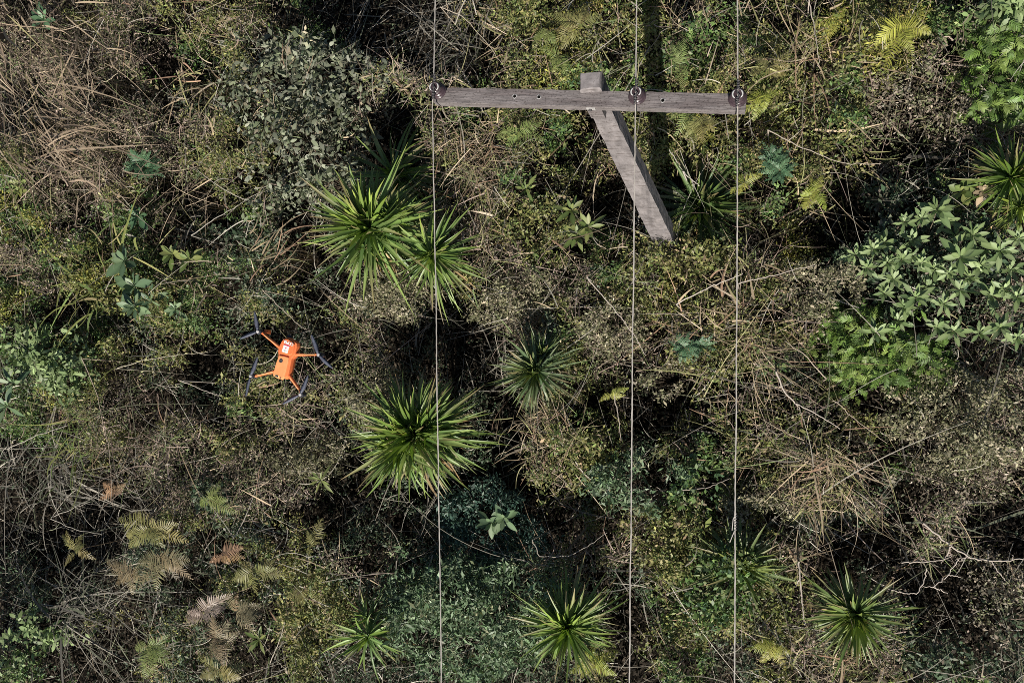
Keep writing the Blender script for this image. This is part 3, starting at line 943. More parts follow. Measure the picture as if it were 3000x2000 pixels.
shrub(735, 205, 165, 125, .22, 's', "grey-leaved shrub at the upper left with pale rounded leaves, lying against the dark hollow", 1, dens=.6)
shrub(940, 235, 150, 130, .15, 's', "grey rounded-leaf shrub just left of the crossarm's left end", 2, dens=.75)
shrub(850, 390, 210, 150, .20, 's', "broad grey-leaved shrub directly above the empty ground left of the largest spiky plant", 3, dens=.75)
shrub(950, 520, 130, 80, -.05, 's', "low brownish-grey leafy shrub at the upper left edge of the largest spiky plant", 4, dens=.8)
shrub(1130, 850, 130, 85, .15, 'h', "dense greyish small-leaved mound just below the largest spiky plant", 5)
shrub(1385, 1830, 260, 190, .25, 'c', "big silver-green narrow-leaved shrub at the bottom crossed by the left power line", 6)
shrub(1180, 1790, 110, 150, .05, 'c', "small silver-green narrow-leaved shrub right beside the ragged spiky plant at the bottom", 7, dens=.85)
shrub(1400, 1590, 200, 150, -.25, 'q', "shrub coloured dark blue-green for shade, in the hollow above the big silver-green one", 8)
shrub(1860, 1425, 150, 95, .25, 'c', "pale green narrow-leaved shrub on the middle power line above the dark gap", 9)
shrub(2600, 1045, 190, 115, .10, 'v', "fresh bright green shrub with feathered leaves below the big silver-leaved bush", 10)
shrub(2500, 940, 90, 60, -.05, 'v', "little tuft of bright green feathered leaves left under the silver-leaved bush", 11, dens=.8)
shrub(2955, 200, 100, 190, .30, 'v', "tall green feathery shrub along the upper part of the right edge", 12, dens=.8)
shrub(2960, 15, 90, 60, .35, 'l', "broad-leaved blue-green shrub in the top right corner", 13)
shrub(2850, 1230, 210, 190, .25, 'h', "wide brown-olive heath hummock on the right, below the bright green shrub", 14)
shrub(2420, 850, 110, 95, .15, 'h', "rounded dry brown hummock left of the silver-leaved bush", 15)
shrub(1940, 1110, 75, 60, .20, 'h', "small pale olive cushion mound right beside the middle power line", 16)
shrub(2950, 1760, 110, 130, .15, 'm', "grey-leaved shrub on the right edge near the bottom, past the black hollow", 17)
shrub(2690, 265, 190, 130, .10, 'm', "mauve-grey twiggy shrub near the upper right, left of the green feathery one", 18, dens=.75)
shrub(2810, 340, 130, 80, .0, 'm', "thin mauve-grey shrub above the dark spiky plant on the right edge", 19, dens=.7)
shrub(1065, 1165, 95, 95, .15, 'h', "grey-green small-leaved shrub at the upper left of the broad dense spiky plant", 20)
shrub(2090, 1740, 110, 120, .20, 'g', "small-leaved green shrub straddling the right power line near the bottom", 21)
shrub(2050, 745, 115, 60, .10, 'o', "light olive green bush at the foot of the concrete pole, below the shaded spiky plant", 22)
shrub(1600, 620, 90, 65, .08, 'o', "yellow-green leafy bush left of the concrete pole's foot", 23)
shrub(2740, 1945, 130, 70, -.25, 'd', "dark green leafy bush at the bottom edge, right of the lone spiky plant", 24)
shrub(1960, 1600, 130, 120, .08, 'o', "olive small-leaved bush between the middle and right power lines, low in the picture", 25)
shrub(2830, 1420, 150, 90, .0, 'm', "greyish tangled bush under the brown-olive heath hummock", 26, dens=.7)
shrub(40, 1880, 90, 110, .0, 'l', "bluish green leafy shrub at the left edge near the bottom corner", 27, dens=.6)
shrub(70, 1030, 110, 90, .15, 'l', "pale green broad-leaved shrub at the left edge, halfway down", 28, dens=.7)
shrub(170, 1090, 80, 110, .10, 'l', "light green leafy clump right next to the broad-leaved shrub at the left edge", 29, dens=.6)
shrub(2240, 240, 90, 80, .10, 'o', "yellowish green bush touching the right end of the crossarm", 30)
shrub(1790, 230, 70, 60, .10, 'g', "green bush showing right behind the pole top", 31)
shrub(2010, 120, 70, 90, .05, 'g', "green small-leaved bush between pole shadow and right power line at the top", 32)
shrub(2660, 560, 130, 60, -.2, 'd', "dark small-leaved bush behind the top of the silver-leaved bush", 33)
shrub(600, 1460, 100, 70, -.1, 'd', "dark green leafy clump beside the pale ferns at the lower left", 34)
shrub(880, 1830, 110, 110, .05, 'o', "olive leafy bush left of the ragged spiky plant at the bottom", 35)
shrub(860, 1350, 120, 70, -.1, 'h', "low brown-green small-leaved bush below the drone on the left of the broad dense spiky plant", 36)
shrub(1680, 1290, 120, 85, .15, 'o', "reddish olive bush right of the broad dense spiky plant", 37)
shrub(2050, 1440, 85, 75, .1, 'g', "green bush left of the right power line, just above its knotted tie", 38)
shrub(2230, 1490, 110, 80, .05, 'h', "olive-brown bush right of the knotted tie on the right power line", 39)
shrub(1500, 870, 140, 90, .0, 'h', "brown twiggy low bush above the bluish spiky plant", 40)
shrub(330, 860, 110, 60, .0, 'o', "olive leafy bush just above the long yellow grass blades at the left", 41, dens=.7)
shrub(690, 700, 120, 70, -.1, 'd', "dark bush left of the largest spiky plant", 42)
shrub(2300, 1800, 90, 90, .05, 'o', "olive bush left of the lone spiky plant at the bottom right", 43, dens=.8)
shrub(1780, 960, 110, 90, .05, 'h', "dry brown bush touching the left of the middle power line at mid height", 44, dens=.8)


# ---- rosettes of big leaves: the silver-leaved bush and herbs
def rosette(b, c, rad, rng, nleaf=11, pal='l', wfrac=.30, elr=(4, 66)):
    f = (np.arange(nleaf) + rng.random(nleaf)) / nleaf
    az = np.arange(nleaf) * 2.39996 + rng.random() * 6 + rng.normal(0, .2, nleaf)
    el = R(elr[1]) + (R(elr[0]) - R(elr[1])) * f
    D = dirs(az, el)
    L = rad * (.6 + .5 * f) * np.exp(rng.normal(0, .12, nleaf))
    side = np.cross(D, [0, 0, 1.]); N = np.cross(nrm(side), D) + rng.normal(0, .28, (nleaf, 3))
    el0 = rng.normal(0, .15, nleaf); D[:, 2] += el0
    col = pick(pal, nleaf, rng, jit=.14)
    bend = np.zeros((nleaf, 3)); bend[:, 2] = -.22
    b.blades(np.tile(c, (nleaf, 1)) + D * .012, D, N, L, L * wfrac, col, bend=bend, nseg=6, prof=[.12, .35, .75, 1.0, .92, .55, .05], keel=.10)


def silver_bush(spots, base_px, label, seed, pal='l', name="silver_leaved_bush"):
    rng = np.random.default_rng(seed)
    c0 = at(base_px[0], base_px[1], 0); base = np.array([c0[0], c0[1], GROUND_Z - .05])
    root = thing(name, base, label, "bush", "silver-leaved bushes")
    br = MB()
    for (px, py, r) in spots:
        z = rng.uniform(.0, .32)
        c = at(px, py, z); rad = r * mpp(px, py, z) * .88
        b = MB()
        rosette(b, c, rad, rng, nleaf=int(rng.integers(13, 19)), pal=pal)
        link("leaf_rosette", b.mesh("leaf_rosette", LEAF, origin=base), root)
        stems_for(br, base + [0, 0, .3], [c - [0, 0, .02]], rng, col=(.13, .11, .08), r0=.016)
    link("branches", br.mesh("branches", BARK, origin=base), root)
    FOOT.append((c0[0], c0[1], max(abs(s[0] - base_px[0]) for s in spots) * mpp(*base_px, 0), max(abs(s[1] - base_px[1]) for s in spots) * mpp(*base_px, 0)))


shrub(2735, 760, 250, 160, -.12, 'd', "dark green leaves filling in under the silvery leaf rosettes on the right", 46, h=.2)
shrub(1935, 735, 60, 40, .22, 'o', "sprig of olive weeds overlapping the very foot of the concrete pole", 48)
shrub(2165, 1670, 75, 65, .30, 'g', "small-leaved sprig bush growing through the spiky plant on the right power line", 47)
silver_bush([(2745, 615, 62), (2770, 650, 55), (2700, 640, 40), (2850, 690, 60), (2672, 705, 52), (2588, 712, 45), (2505, 745, 52), (2540, 785, 45), (2618, 818, 55), (2740, 790, 55),
             (2812, 755, 78), (2930, 735, 62), (2682, 872, 56), (2812, 850, 48), (2905, 865, 60), (2945, 850, 48), (2765, 890, 40), (2675, 750, 40), (2870, 780, 45), (2640, 760, 40), (2560, 730, 40), (2600, 770, 38), (2650, 650, 36), (2700, 770, 42), (2780, 800, 40), (2880, 730, 40), (2840, 810, 38), (2960, 790, 42), (2720, 840, 40), (2590, 860, 36), (2650, 900, 40), (2800, 690, 40), (2985, 700, 45), (2980, 870, 45)],
            (2720, 755), "large bush of pale silvery-green leaf rosettes at the right, above the bright green shrub", 51)
silver_bush([(2565, 975, 52), (2630, 940, 45), (2745, 960, 50), (2795, 970, 50), (2870, 975, 45), (2930, 960, 52), (2690, 1010, 38), (2980, 990, 40)],
            (2760, 965), "lower row of silvery-green leaf rosettes along the top of the bright green shrub", 52)


def herb(px, py, r, z, label, seed, pal='l', n=1, wf=.36, name="leafy_herb", feather=False):
    rng = np.random.default_rng(seed)
    c = at(px, py, z); m = mpp(px, py, z); base = np.array([c[0], c[1], GROUND_Z - .05])
    root = thing(name, base, label, "plant")
    b = MB()
    st = MB()
    for k in range(n):
        o = np.zeros(3) if k == 0 else np.append(rng.normal(0, r * m * .6, 2), rng.normal(0, .05))
        if feather:
            kk = 12
            az = np.arange(kk) * 2.4 + rng.random() * 6
            fronds(b, np.tile(c + o, (kk, 1)), az, rng.uniform(.1, .9, kk), np.full(kk, r * m), pick(pal, kk, rng, jit=.08), rng, npin=9, pl=.32, pw=.09, th=(60, 35), droop=.3)
        else:
            rosette(b, c + o, r * m, rng, pal=pal, wfrac=wf)
        stems_for(st, base, [c + o], rng, col=(.12, .13, .07))
    link("leaf_rosette", b.mesh("leaf_rosette", LEAF, origin=base), root)
    link("stem", st.mesh("stem", BARK, origin=base), root)


PAL['f'] = [((.075, .15, .075), 3), ((.10, .18, .09), 2), ((.06, .12, .06), 2)]
PAL['p'] = [((.11, .17, .085), 3), ((.15, .21, .11), 2), ((.08, .13, .07), 2)]
PAL['k'] = [((.15, .18, .06), 3), ((.19, .21, .07), 2), ((.10, .14, .04), 2)]
herb(412, 478, 58, .1, "feathery blue-green herb in the upper left below the tan reeds", 61, 'f', n=2, feather=True)
herb(2265, 465, 55, .15, "soft feathery grey-green herb right of the right power line", 62, 'f', n=3, feather=True)
herb(2005, 1018, 50, .1, "small feathery green herb between middle and right power lines", 63, 'f', n=2, feather=True)
herb(395, 900, 55, .2, "pale leafy rosette herb left of the drone", 64, 'p', n=2)
herb(515, 905, 36, .15, "small pale rosette herb closest to the drone on its upper left", 65, 'p')
herb(365, 765, 62, .15, "broad-leaved blue-green herb on the left with large pale leaves", 66, 'p', n=2, wf=.42)
herb(405, 635, 50, -.1, "dark broad-leaved herb in the shadow on the left above the pale one", 67, 'f', wf=.45)
herb(505, 745, 50, .2, "green herb with pointed leaves right of the broad-leaved one", 68, 'k', n=2)
herb(1725, 665, 55, .15, "green palm-like leafy herb left of the pole's foot", 69, 'k', n=3, wf=.28)
herb(60, 540, 45, .2, "yellowish upright leafy herb at the left edge", 70, 'k', n=2, wf=.25)
herb(1540, 555, 40, .1, "lone yellow-green leaf tuft above the yellow-green bush", 71, 'k', wf=.25)
herb(2820, 560, 40, .1, "herb with a few yellow-green round leaves above the silver-leaved bush", 72, 'k', wf=.6)
herb(20, 1190, 70, .2, "broad grass-like pale green herb at the left edge below the leafy clump", 73, 'p', n=2, wf=.25)
herb(1440, 1530, 50, -.1, "pale leaf rosette inside the dark hollow near the left power line", 74, 'p', n=2)
herb(760, 1870, 50, .1, "bright yellow-green herb with split leaves near the bottom left", 75, 'k', n=1, wf=.2)
herb(940, 1405, 45, -.1, "small green strappy herb in the dark left of the broad dense spiky plant", 76, 'k', wf=.18)
herb(130, 60, 50, .3, "dark green leafy herb among the reeds in the top left corner", 77, 'f', n=1)
herb(2880, 560, 40, .15, "orange-brown withered herb left of the spiky plants on the right edge", 78, 'O' if 'O' in PAL else 't', wf=.4)

# ---- ferns: px, py, [(angle deg, length px)...], colour, label
FC = dict(y=(.27, .28, .055), g=(.17, .21, .065), o=(.20, .19, .07), b=(.21, .175, .10), p=(.235, .18, .145), r=(.36, .23, .13))


def fern(px, py, frs, z, col, label, seed, group="ferns"):
    rng = np.random.default_rng(2000 + seed)
    z += .05; c = at(px, py, z); m = mpp(px, py, z); base = np.array([c[0], c[1], GROUND_Z - .05])
    root = thing("fern", base, label, "fern", group)
    frs = list(frs) + [(a + rng.uniform(-35, 35), L * rng.uniform(.6, .95)) for a, L in frs if rng.random() < .6]
    for a, L in frs:
        b = MB()
        cc = np.array([FC[col]]) * np.exp(rng.normal(0, .12)) * np.exp(rng.normal(0, .05, (1, 3)))
        fronds(b, (c + np.append(rng.normal(0, .02, 2), rng.normal(0, .03)))[None], np.array([R(a)]), np.array([rng.uniform(.15, .5)]), np.array([L * m * .95]), cc, rng,
               npin=int(rng.integers(15, 19)), pl=.38, pw=.038, droop=rng.uniform(.25, .5), roll=.22)
        link("frond", b.mesh("frond", LEAF, origin=base), root)
    b = MB(); stems_for(b, base, [c], rng, col=(.12, .09, .06), r0=.014)
    link("stem", b.mesh("stem", BARK, origin=base), root)


ferns = [
    (1690, 70, [(175, 110), (150, 100), (205, 95), (20, 100), (60, 80), (235, 90)], .12, 'o', "orange-tinged yellow fern at the top, straight above the pole top"),
    (1640, 165, [(270, 80), (230, 75), (300, 85), (140, 70)], .08, 'g', "green fern just left of the pole top"),
    (2640, 75, [(215, 120), (250, 130), (285, 110), (345, 110), (15, 100), (160, 90), (120, 70)], .35, 'y', "brightest yellow-green fern, broad fan of fronds near the top right"),
    (2450, 55, [(190, 70), (250, 80), (310, 70), (80, 60)], .2, 'y', "yellow fern left of the brightest one at the top"),
    (2255, 190, [(200, 90), (150, 70), (30, 80), (330, 70)], .18, 'o', "rusty yellow fern right of the right power line, above crossarm level"),
    (2240, 275, [(185, 75), (225, 85), (270, 70), (0, 60)], .12, 'y', "yellow fern touching the right end of the crossarm"),
    (2050, 350, [(255, 90), (285, 100), (225, 80), (310, 70)], .1, 'o', "drooping fern under the crossarm between pole and right power line"),
    (2385, 560, [(60, 60), (100, 55), (200, 65), (250, 80), (300, 70)], .15, 'y', "yellow-green fern standing at the dark hollow left of the silver-leaved bush"),
    (1525, 385, [(190, 90), (215, 80), (160, 70), (30, 90), (340, 80)], .12, 'g', "yellow-green fern under the crossarm left of the pole"),
    (1990, 190, [(80, 80), (120, 70), (280, 80)], .05, 'g', "green fern behind the crossarm at the pole's shadow"),
    (2010, 320, [(200, 60), (250, 90), (290, 80)], .02, 'g', "small fern below the crossarm right of the pole's shadow"),
    (2180, 530, [(160, 60), (220, 70), (10, 60)], .1, 'y', "little yellow fern on the right power line left of the feathery herb"),
    (440, 1545, [(170, 130), (195, 120), (350, 130), (10, 110), (320, 90), (215, 100)], .20, 'o', "large spread fern, tan and yellow, at the top of the lower-left fern patch"),
    (470, 1630, [(230, 130), (260, 110), (200, 110), (330, 120), (355, 120), (300, 90)], .15, 'b', "brown faded fern in the middle of the lower-left fern patch"),
    (390, 1670, [(170, 110), (195, 100), (220, 90), (270, 80), (340, 90)], .08, 'b', "pinkish brown fern at the left of the lower-left fern patch"),
    (610, 1465, [(20, 80), (340, 100), (60, 70), (210, 60)], .12, 'g', "fresh green fern at the upper right of the lower-left fern patch"),
    (215, 1610, [(100, 70), (60, 60), (150, 60), (230, 50), (330, 70)], .08, 'o', "small olive fern at the left, apart from the fern patch"),
    (745, 1670, [(30, 80), (350, 110), (200, 110), (240, 80), (290, 90), (160, 80)], .12, 'o', "yellow-olive fern with star of fronds near the bottom left"),
    (650, 1625, [(25, 90), (200, 50), (350, 40)], .1, 'r', "orange withered fern frond right of the faded brown fern"),
    (590, 1790, [(35, 130), (20, 100), (195, 80), (220, 70)], .15, 'p', "pinkish mauve fern frond pointing up right near the bottom left"),
    (440, 1890, [(280, 110), (320, 90), (250, 80), (350, 80), (30, 80), (200, 70)], .15, 'g', "bright green fern near the bottom edge at the left"),
    (640, 1870, [(100, 90), (60, 80), (140, 80), (250, 100), (290, 90), (20, 80)], .1, 'b', "grey-brown fern above the bottom edge right of the bright green one"),
    (690, 1790, [(350, 110), (10, 90), (110, 80)], .08, 'b', "brownish fern with level fronds right of the mauve one"),
    (640, 1965, [(20, 110), (340, 100), (160, 100), (200, 80)], .1, 'o', "rust and olive fern cut by the bottom edge"),
    (915, 1600, [(80, 100), (110, 60), (270, 50)], .1, 'o', "upright orange-brown fern frond left of the dark shaded shrub"),
    (890, 1720, [(250, 80), (210, 70), (330, 80), (280, 60)], .08, 'o', "orange-olive fern above the olive bush near the bottom"),
    (1740, 1945, [(30, 90), (350, 80), (150, 90), (190, 80), (90, 60), (230, 60)], .2, 'y', "yellow fern at the bottom edge beside the bright green spiky plant"),
    (2265, 1890, [(170, 70), (200, 80), (240, 80), (300, 80), (340, 60), (130, 50)], .15, 'y', "yellow-olive fern near the bottom between right power line and lone spiky plant"),
    (1790, 1160, [(30, 60), (10, 50), (200, 40)], .1, 'y', "tiny yellow fern frond left of the middle power line below mid height"),
    (330, 1440, [(200, 70), (160, 60), (20, 60)], .1, 'r', "rusty little fern above the lower-left fern patch"),
    (1600, 90, [(200, 60), (240, 70), (300, 60)], .05, 'g', "faint green fern at the top left of the orange-tinged one"),
]
for k, (px, py, frs, z, col, lab) in enumerate(ferns):
    fern(px, py, frs, z, col, lab, k)


# ---- dry grass tufts
def tuft(px, py, n, L, ang, spread, z, pal, label, seed, width=.012, name="dry_grass_tuft", cat="grass tuft", el=(.15, .25), bend=.3, base_r=.12, wide_prof=None):
    rng = np.random.default_rng(3000 + seed)
    c = at(px, py, z); m = mpp(px, py, z); base = np.array([c[0], c[1], GROUND_Z - .02])
    az = R(ang) + rng.normal(0, R(spread), n) if spread < 170 else rng.random(n) * 6.283
    e = np.abs(rng.normal(el[0], el[1], n))
    D = dirs(az, e)
    P = np.tile(c, (n, 1)) + rng.normal(0, base_r * 2.4, (n, 3)) * [1, 1, .25] - [0, 0, .1]
    az = az + rng.normal(0, .5, n)
    Ls = L * m * np.exp(rng.normal(0, .3, n))
    bd = rng.normal(0, bend * .9, (n, 3)); bd[:, 2] = -np.abs(rng.normal(bend * .7, .1, n))
    N = nrm(rng.normal(0, .4, (n, 3)) + [0, 0, 1])
    b = MB(); width = width * .75
    b.blades(P, D, N, Ls, width * np.exp(rng.normal(0, .3, n)), pick(pal, n, rng), bend=bd, nseg=5, prof=wide_prof or [.8, 1, .8, .5, .08])
    # the culms that root it
    k = min(n, 14)
    b.blades(np.tile(base, (k, 1)) + rng.normal(0, .04, (k, 3)) * [1, 1, 0], P[:k] - base, np.tile([1., .2, 0], (k, 1)), np.linalg.norm(P[:k] - base, axis=1), .015, pick(pal, k, rng), nseg=2, prof=[1, 1, .8])
    o = link(name, b.mesh(name, DRY, origin=base), None, base)
    tag(o, label, cat, "dry grass tufts")


PAL['G'] = [((.16, .18, .055), 3), ((.24, .23, .09), 1.5), ((.10, .14, .045), 3), ((.30, .25, .13), 1)]
tuft(2440, 1370, 80, 130, 290, 40, .35, 't', "big spray of bright straw stems at lower right, arching downward", 1, .018)
tuft(2400, 1400, 60, 120, 200, 60, .25, 't', "tangled straw lying left of the big straw spray", 2)
tuft(2390, 150, 45, 120, 130, 90, .3, 't', "spray of pale straw stems near the top, left of the brightest fern", 3, .017)
tuft(1400, 480, 90, 90, 300, 60, .12, 't', "dry orange-tan straw heap right of the left power line below the crossarm", 4)
tuft(1590, 1290, 110, 80, 80, 70, .2, 't', "pinkish straw heap right of the broad dense spiky plant", 5)
tuft(210, 1290, 60, 100, 200, 90, .15, 'G', "yellowish grass tuft with drooping blades on the left at mid height", 6, .022)
tuft(2110, 920, 40, 90, 80, 50, .15, 't', "tan broad-bladed tuft left of the right power line's middle", 7, .03)
tuft(185, 1800, 90, 170, 350, 60, -.35, 'W', "shade-tinted grey-brown arching grass clump near the bottom left corner", 8, .024, bend=.5)
tuft(150, 1400, 80, 180, 20, 90, -.6, 'W', "shade-tinted arching grass blades in the black hollow at the left edge", 9, .024, bend=.6)
tuft(330, 800, 34, 120, 20, 60, .15, 'G', "long yellow-green grass blades left, beside the broad-leaved herb", 10, .04, bend=.4, wide_prof=[.5, 1, 1, .7, .08])
tuft(240, 850, 30, 120, 190, 60, .12, 'G', "yellow-green wide grass blades left of the pale rosette herb", 11, .04, bend=.4, wide_prof=[.5, 1, 1, .7, .08])
tuft(2180, 1040, 70, 120, 340, 50, .25, 't', "yellowish straw spray on the right power line at mid height", 12)
tuft(1340, 90, 70, 150, 150, 70, -.5, 'W', "shade-tinted grey grass blades in the hollow beside the top of the left power line", 13, .02, bend=.5)
tuft(1330, 410, 50, 90, 320, 70, .05, 't', "straw bits just under the crossarm's left end", 14)
tuft(2200, 620, 40, 90, 200, 170, .05, 'b', "brown rooty tuft in the dark gap right of the pole foot", 15)
tuft(780, 720, 30, 110, 25, 20, .1, 't', "few pale flat reed blades above the drone", 16, .03)
tuft(520, 560, 40, 100, 280, 60, .1, 'T', "tan twig tuft in the upper left beside the dark gap", 17)
tuft(2010, 20, 40, 100, 60, 170, .1, 't', "straw tuft at the top edge right of the pole's shadow", 18)
tuft(560, 230, 40, 70, 200, 170, .05, 't', "pale crumpled leaf tuft at the left edge of the grey-leaved shrubs", 19, .03)
tuft(2510, 1950, 50, 110, 200, 90, .1, 't', "reddish straw litter under the lone spiky plant", 20)
tuft(1460, 420, 50, 80, 250, 90, .1, 't', "orange straw tuft under the crossarm left of its fern", 21)
# reeds in the upper left: tall tan leaves leaning to the lower right
tuft(60, 60, 50, 130, -45, 30, .9, 'T', "tall tan reed stand filling the top left corner", 22, .032, name="reed_clump", cat="reeds", wide_prof=[.4, 1, 1, .6, .06], base_r=.3)
tuft(170, 130, 34, 110, -50, 35, .8, 'T', "tan reed clump just inside the top left corner stand", 23, .026, name="reed_clump", cat="reeds", base_r=.3)
tuft(70, 330, 60, 230, -38, 16, .7, 'T', "long tan reed stalks slanting to the lower right at the left edge", 24, .032, name="reed_clump", cat="reeds", wide_prof=[.4, 1, .9, .5, .06], base_r=.22)
tuft(240, 300, 26, 90, -55, 40, .5, 'T', "tan reed clump right of the slanting stalks", 25, .02, name="reed_clump", cat="reeds", base_r=.25)
tuft(120, 410, 50, 150, 0, 18, .6, 'T', "level tan reed leaves below the slanting stalks at the left edge", 26, .034, name="reed_clump", cat="reeds", wide_prof=[.4, 1, .9, .5, .06], base_r=.15)
tuft(280, 440, 60, 110, -30, 60, .4, 'T', "thin tan reed stems ending near the feathery blue-green herb", 27, .02, name="reed_clump", cat="reeds", base_r=.2)


# ---- dead stalks and bare branches
def branch(name, paths, z, col, label, seed, r=.011, cat="branch", group=None):
    rng = np.random.default_rng(4000 + seed)
    b = MB(); c0 = at(*paths[0][0], z)
    org = np.array([c0[0], c0[1], c0[2]])
    for k, path in enumerate(paths):
        pts = np.array([at(px, py, z + rng.normal(0, .02)) for px, py in path])
        s = np.linspace(0, 1, len(pts)); t = np.linspace(0, 1, len(pts) * 5)
        P = np.stack([np.interp(t, s, pts[:, i]) for i in range(3)], -1) + rng.normal(0, .006, (len(t), 3))
        rr = r if k == 0 else r * .7
        b.tube(P, np.linspace(rr, rr * .45, len(t)), np.array(col) * np.exp(rng.normal(0, .1)), seg=6)
    # where it goes down into the scrub
    b.tube(np.array([c0, c0 * .5 + np.array([c0[0] + .1, c0[1] - .05, GROUND_Z]) * .5, [c0[0] + .12, c0[1] - .08, GROUND_Z - .02]]), [r, r, r * 1.1], col, seg=6)
    o = link(name, b.mesh(name, BARK, origin=org, smooth=True), None, org)
    tag(o, label, cat, group)


PALE = (.46, .40, .34)
branch("bare_branch", [[(2705, 1533), (2785, 1600), (2840, 1632), (2905, 1643), (2960, 1640), (3040, 1630)], [(2785, 1600), (2775, 1625), (2755, 1650)], [(2810, 1636), (2795, 1655), (2775, 1685), (2735, 1718), (2700, 1715)],
                       [(2640, 1647), (2700, 1645), (2760, 1640), (2790, 1630)], [(2716, 1665), (2705, 1705), (2685, 1738), (2655, 1738), (2600, 1725), (2550, 1690)], [(2778, 1684), (2815, 1690)],
                       [(2893, 1640), (2896, 1610)], [(2968, 1640), (2967, 1625)], [(2905, 1645), (2930, 1680), (2948, 1705)], [(2735, 1718), (2780, 1738)], [(2840, 1630), (2800, 1640)]],
       .2, PALE, "bare whitish branch with forked twigs over the black hollow at lower right", 1, .013)
branch("dead_stalk", [[(2340, 1640), (2343, 1700), (2350, 1760), (2356, 1830)], [(2343, 1690), (2330, 1720)]], .25, PALE, "upright pale dead stem left of the lone spiky plant", 2, .014, group="dead stalks")
branch("dead_stalk", [[(2275, 1090), (2300, 1150), (2330, 1180), (2400, 1215), (2460, 1255)], [(2330, 1180), (2345, 1200)]], .35, PALE, "long pale stalk right of the right power line, sloping to the lower right", 3, .013, group="dead stalks")
branch("dead_stalk", [[(1718, 812), (1770, 870), (1820, 930), (1870, 1000), (1890, 1040)]], .3, PALE, "long thin pale stalk slanting to the middle power line below the pole", 4, .010, group="dead stalks")
branch("dead_stalk", [[(560, 690), (640, 635), (700, 600)]], .25, (.36, .33, .28), "thin grey stalk above the drone rising to the right", 5, .010, group="dead stalks")
branch("dead_stalk", [[(770, 850), (820, 900), (880, 955), (900, 965)]], .25, (.40, .34, .26), "straight pale stalk slanting just above the drone's right side", 6, .011, group="dead stalks")
branch("dead_stalk", [[(340, 1080), (420, 1055), (520, 1040), (610, 1030)]], .25, (.40, .36, .27), "very thin straight stalk reaching left from the drone", 7, .008, group="dead stalks")
branch("dead_stalk", [[(525, 1115), (580, 1135), (640, 1160)]], .2, PALE, "short pale stalk below left of the drone", 8, .009, group="dead stalks")
branch("dead_stalk", [[(240, 1050), (280, 1140), (300, 1230)], [(300, 1230), (318, 1300), (325, 1400), (330, 1480)]], .2, (.40, .32, .25), "tall thin leaning stalk on the left above the fern patch", 9, .010, group="dead stalks")
branch("dead_stalk", [[(2160, 830), (2230, 815), (2290, 800), (2390, 775)]], .3, PALE, "pale stalk crossing right of the right power line towards the brown hummock", 10, .010, group="dead stalks")
branch("dead_stalk", [[(1980, 890), (2060, 850), (2130, 820), (2180, 800)]], .3, PALE, "pale stalk rising to the right power line from its left", 11, .010, group="dead stalks")
branch("dead_stalk", [[(2370, 0), (2385, 70), (2395, 140), (2400, 200)]], .4, PALE, "thin vertical pale stalk at the top edge left of the brightest fern", 12, .009, group="dead stalks")
branch("dead_stalk", [[(2250, 380), (2340, 430), (2470, 480), (2580, 480)]], .2, (.42, .36, .29), "long straw-coloured stalk right of the crossarm's right end", 13, .010, group="dead stalks")
branch("dead_stalk", [[(2000, 500), (2030, 530), (2050, 545)], [(1960, 440), (2000, 500)]], .1, (.5, .45, .4), "short whitish stalk beside the pole's right side", 14, .010, group="dead stalks")
branch("dead_stalk", [[(1840, 730), (1900, 760), (1950, 745)]], -.2, (.3, .27, .22), "grey stalk under the pole foot", 15, .010, group="dead stalks")
branch("dead_stalk", [[(1290, 20), (1360, 50), (1430, 130), (1500, 230)]], .05, (.33, .28, .22), "thin stalk running down right from the top of the left power line", 16, .009, group="dead stalks")
branch("dead_stalk", [[(1560, 1580), (1580, 1630), (1660, 1630), (1720, 1600), (1780, 1560)]], .1, (.34, .30, .25), "kinked grey stalk between left and middle power lines near the bottom", 17, .009, group="dead stalks")
branch("dead_stalk", [[(1800, 1160), (1812, 1220), (1818, 1290)]], .2, (.42, .36, .3), "short vertical pale stalk left of the middle power line", 18, .010, group="dead stalks")
branch("dead_stalk", [[(1475, 1130), (1468, 1080), (1480, 1010)]], .2, (.42, .37, .3), "thin upright stalk on the left side of the bluish spiky plant", 19, .008, group="dead stalks")
branch("dead_stalk", [[(250, 345), (260, 280), (258, 200), (265, 130)], [(258, 200), (290, 235), (310, 240), (345, 215), (352, 180)]], .6, (.42, .36, .26), "curled pale tendril hanging over the hollow beside the tan reeds", 20, .011, group="dead stalks")
branch("dead_stalk", [[(20, 1315), (110, 1275), (200, 1245)], [(150, 1515), (210, 1490), (262, 1470)], [(150, 1520), (220, 1550), (300, 1565)]], .2, (.36, .33, .28), "crossed grey stalks over the black hollow at the left", 21, .010, group="dead stalks")
branch("dead_stalk", [[(790, 1945), (820, 1870), (835, 1820)]], .2, (.45, .40, .32), "pale straight stalk at the bottom left of the ragged spiky plant", 22, .009, group="dead stalks")
branch("dead_stalk", [[(2420, 1110), (2360, 1040), (2300, 1000)], [(2440, 1170), (2520, 1240), (2600, 1300)]], .3, (.44, .36, .28), "long stalks crossing right of the straw spray at mid height", 23, .010, group="dead stalks")
branch("dead_stalk", [[(2000, 1437), (2080, 1425), (2140, 1400)]], .1, (.3, .26, .22), "grey stalk left of the right power line above its knotted tie", 24, .009, group="dead stalks")


# ================================================================== uncountable undergrowth
def scatter(n_per_m2, rng):
    n = int((X1 - X0) * (Y1 - Y0) * n_per_m2)
    x = X0 + rng.random(n) * (X1 - X0); y = Y0 + rng.random(n) * (Y1 - Y0)
    px, py = proj(np.stack([x, y, np.zeros(n)], -1))
    m = (px > -230) & (px < 3230) & (py > -230) & (py < 2230)
    return x[m], y[m]


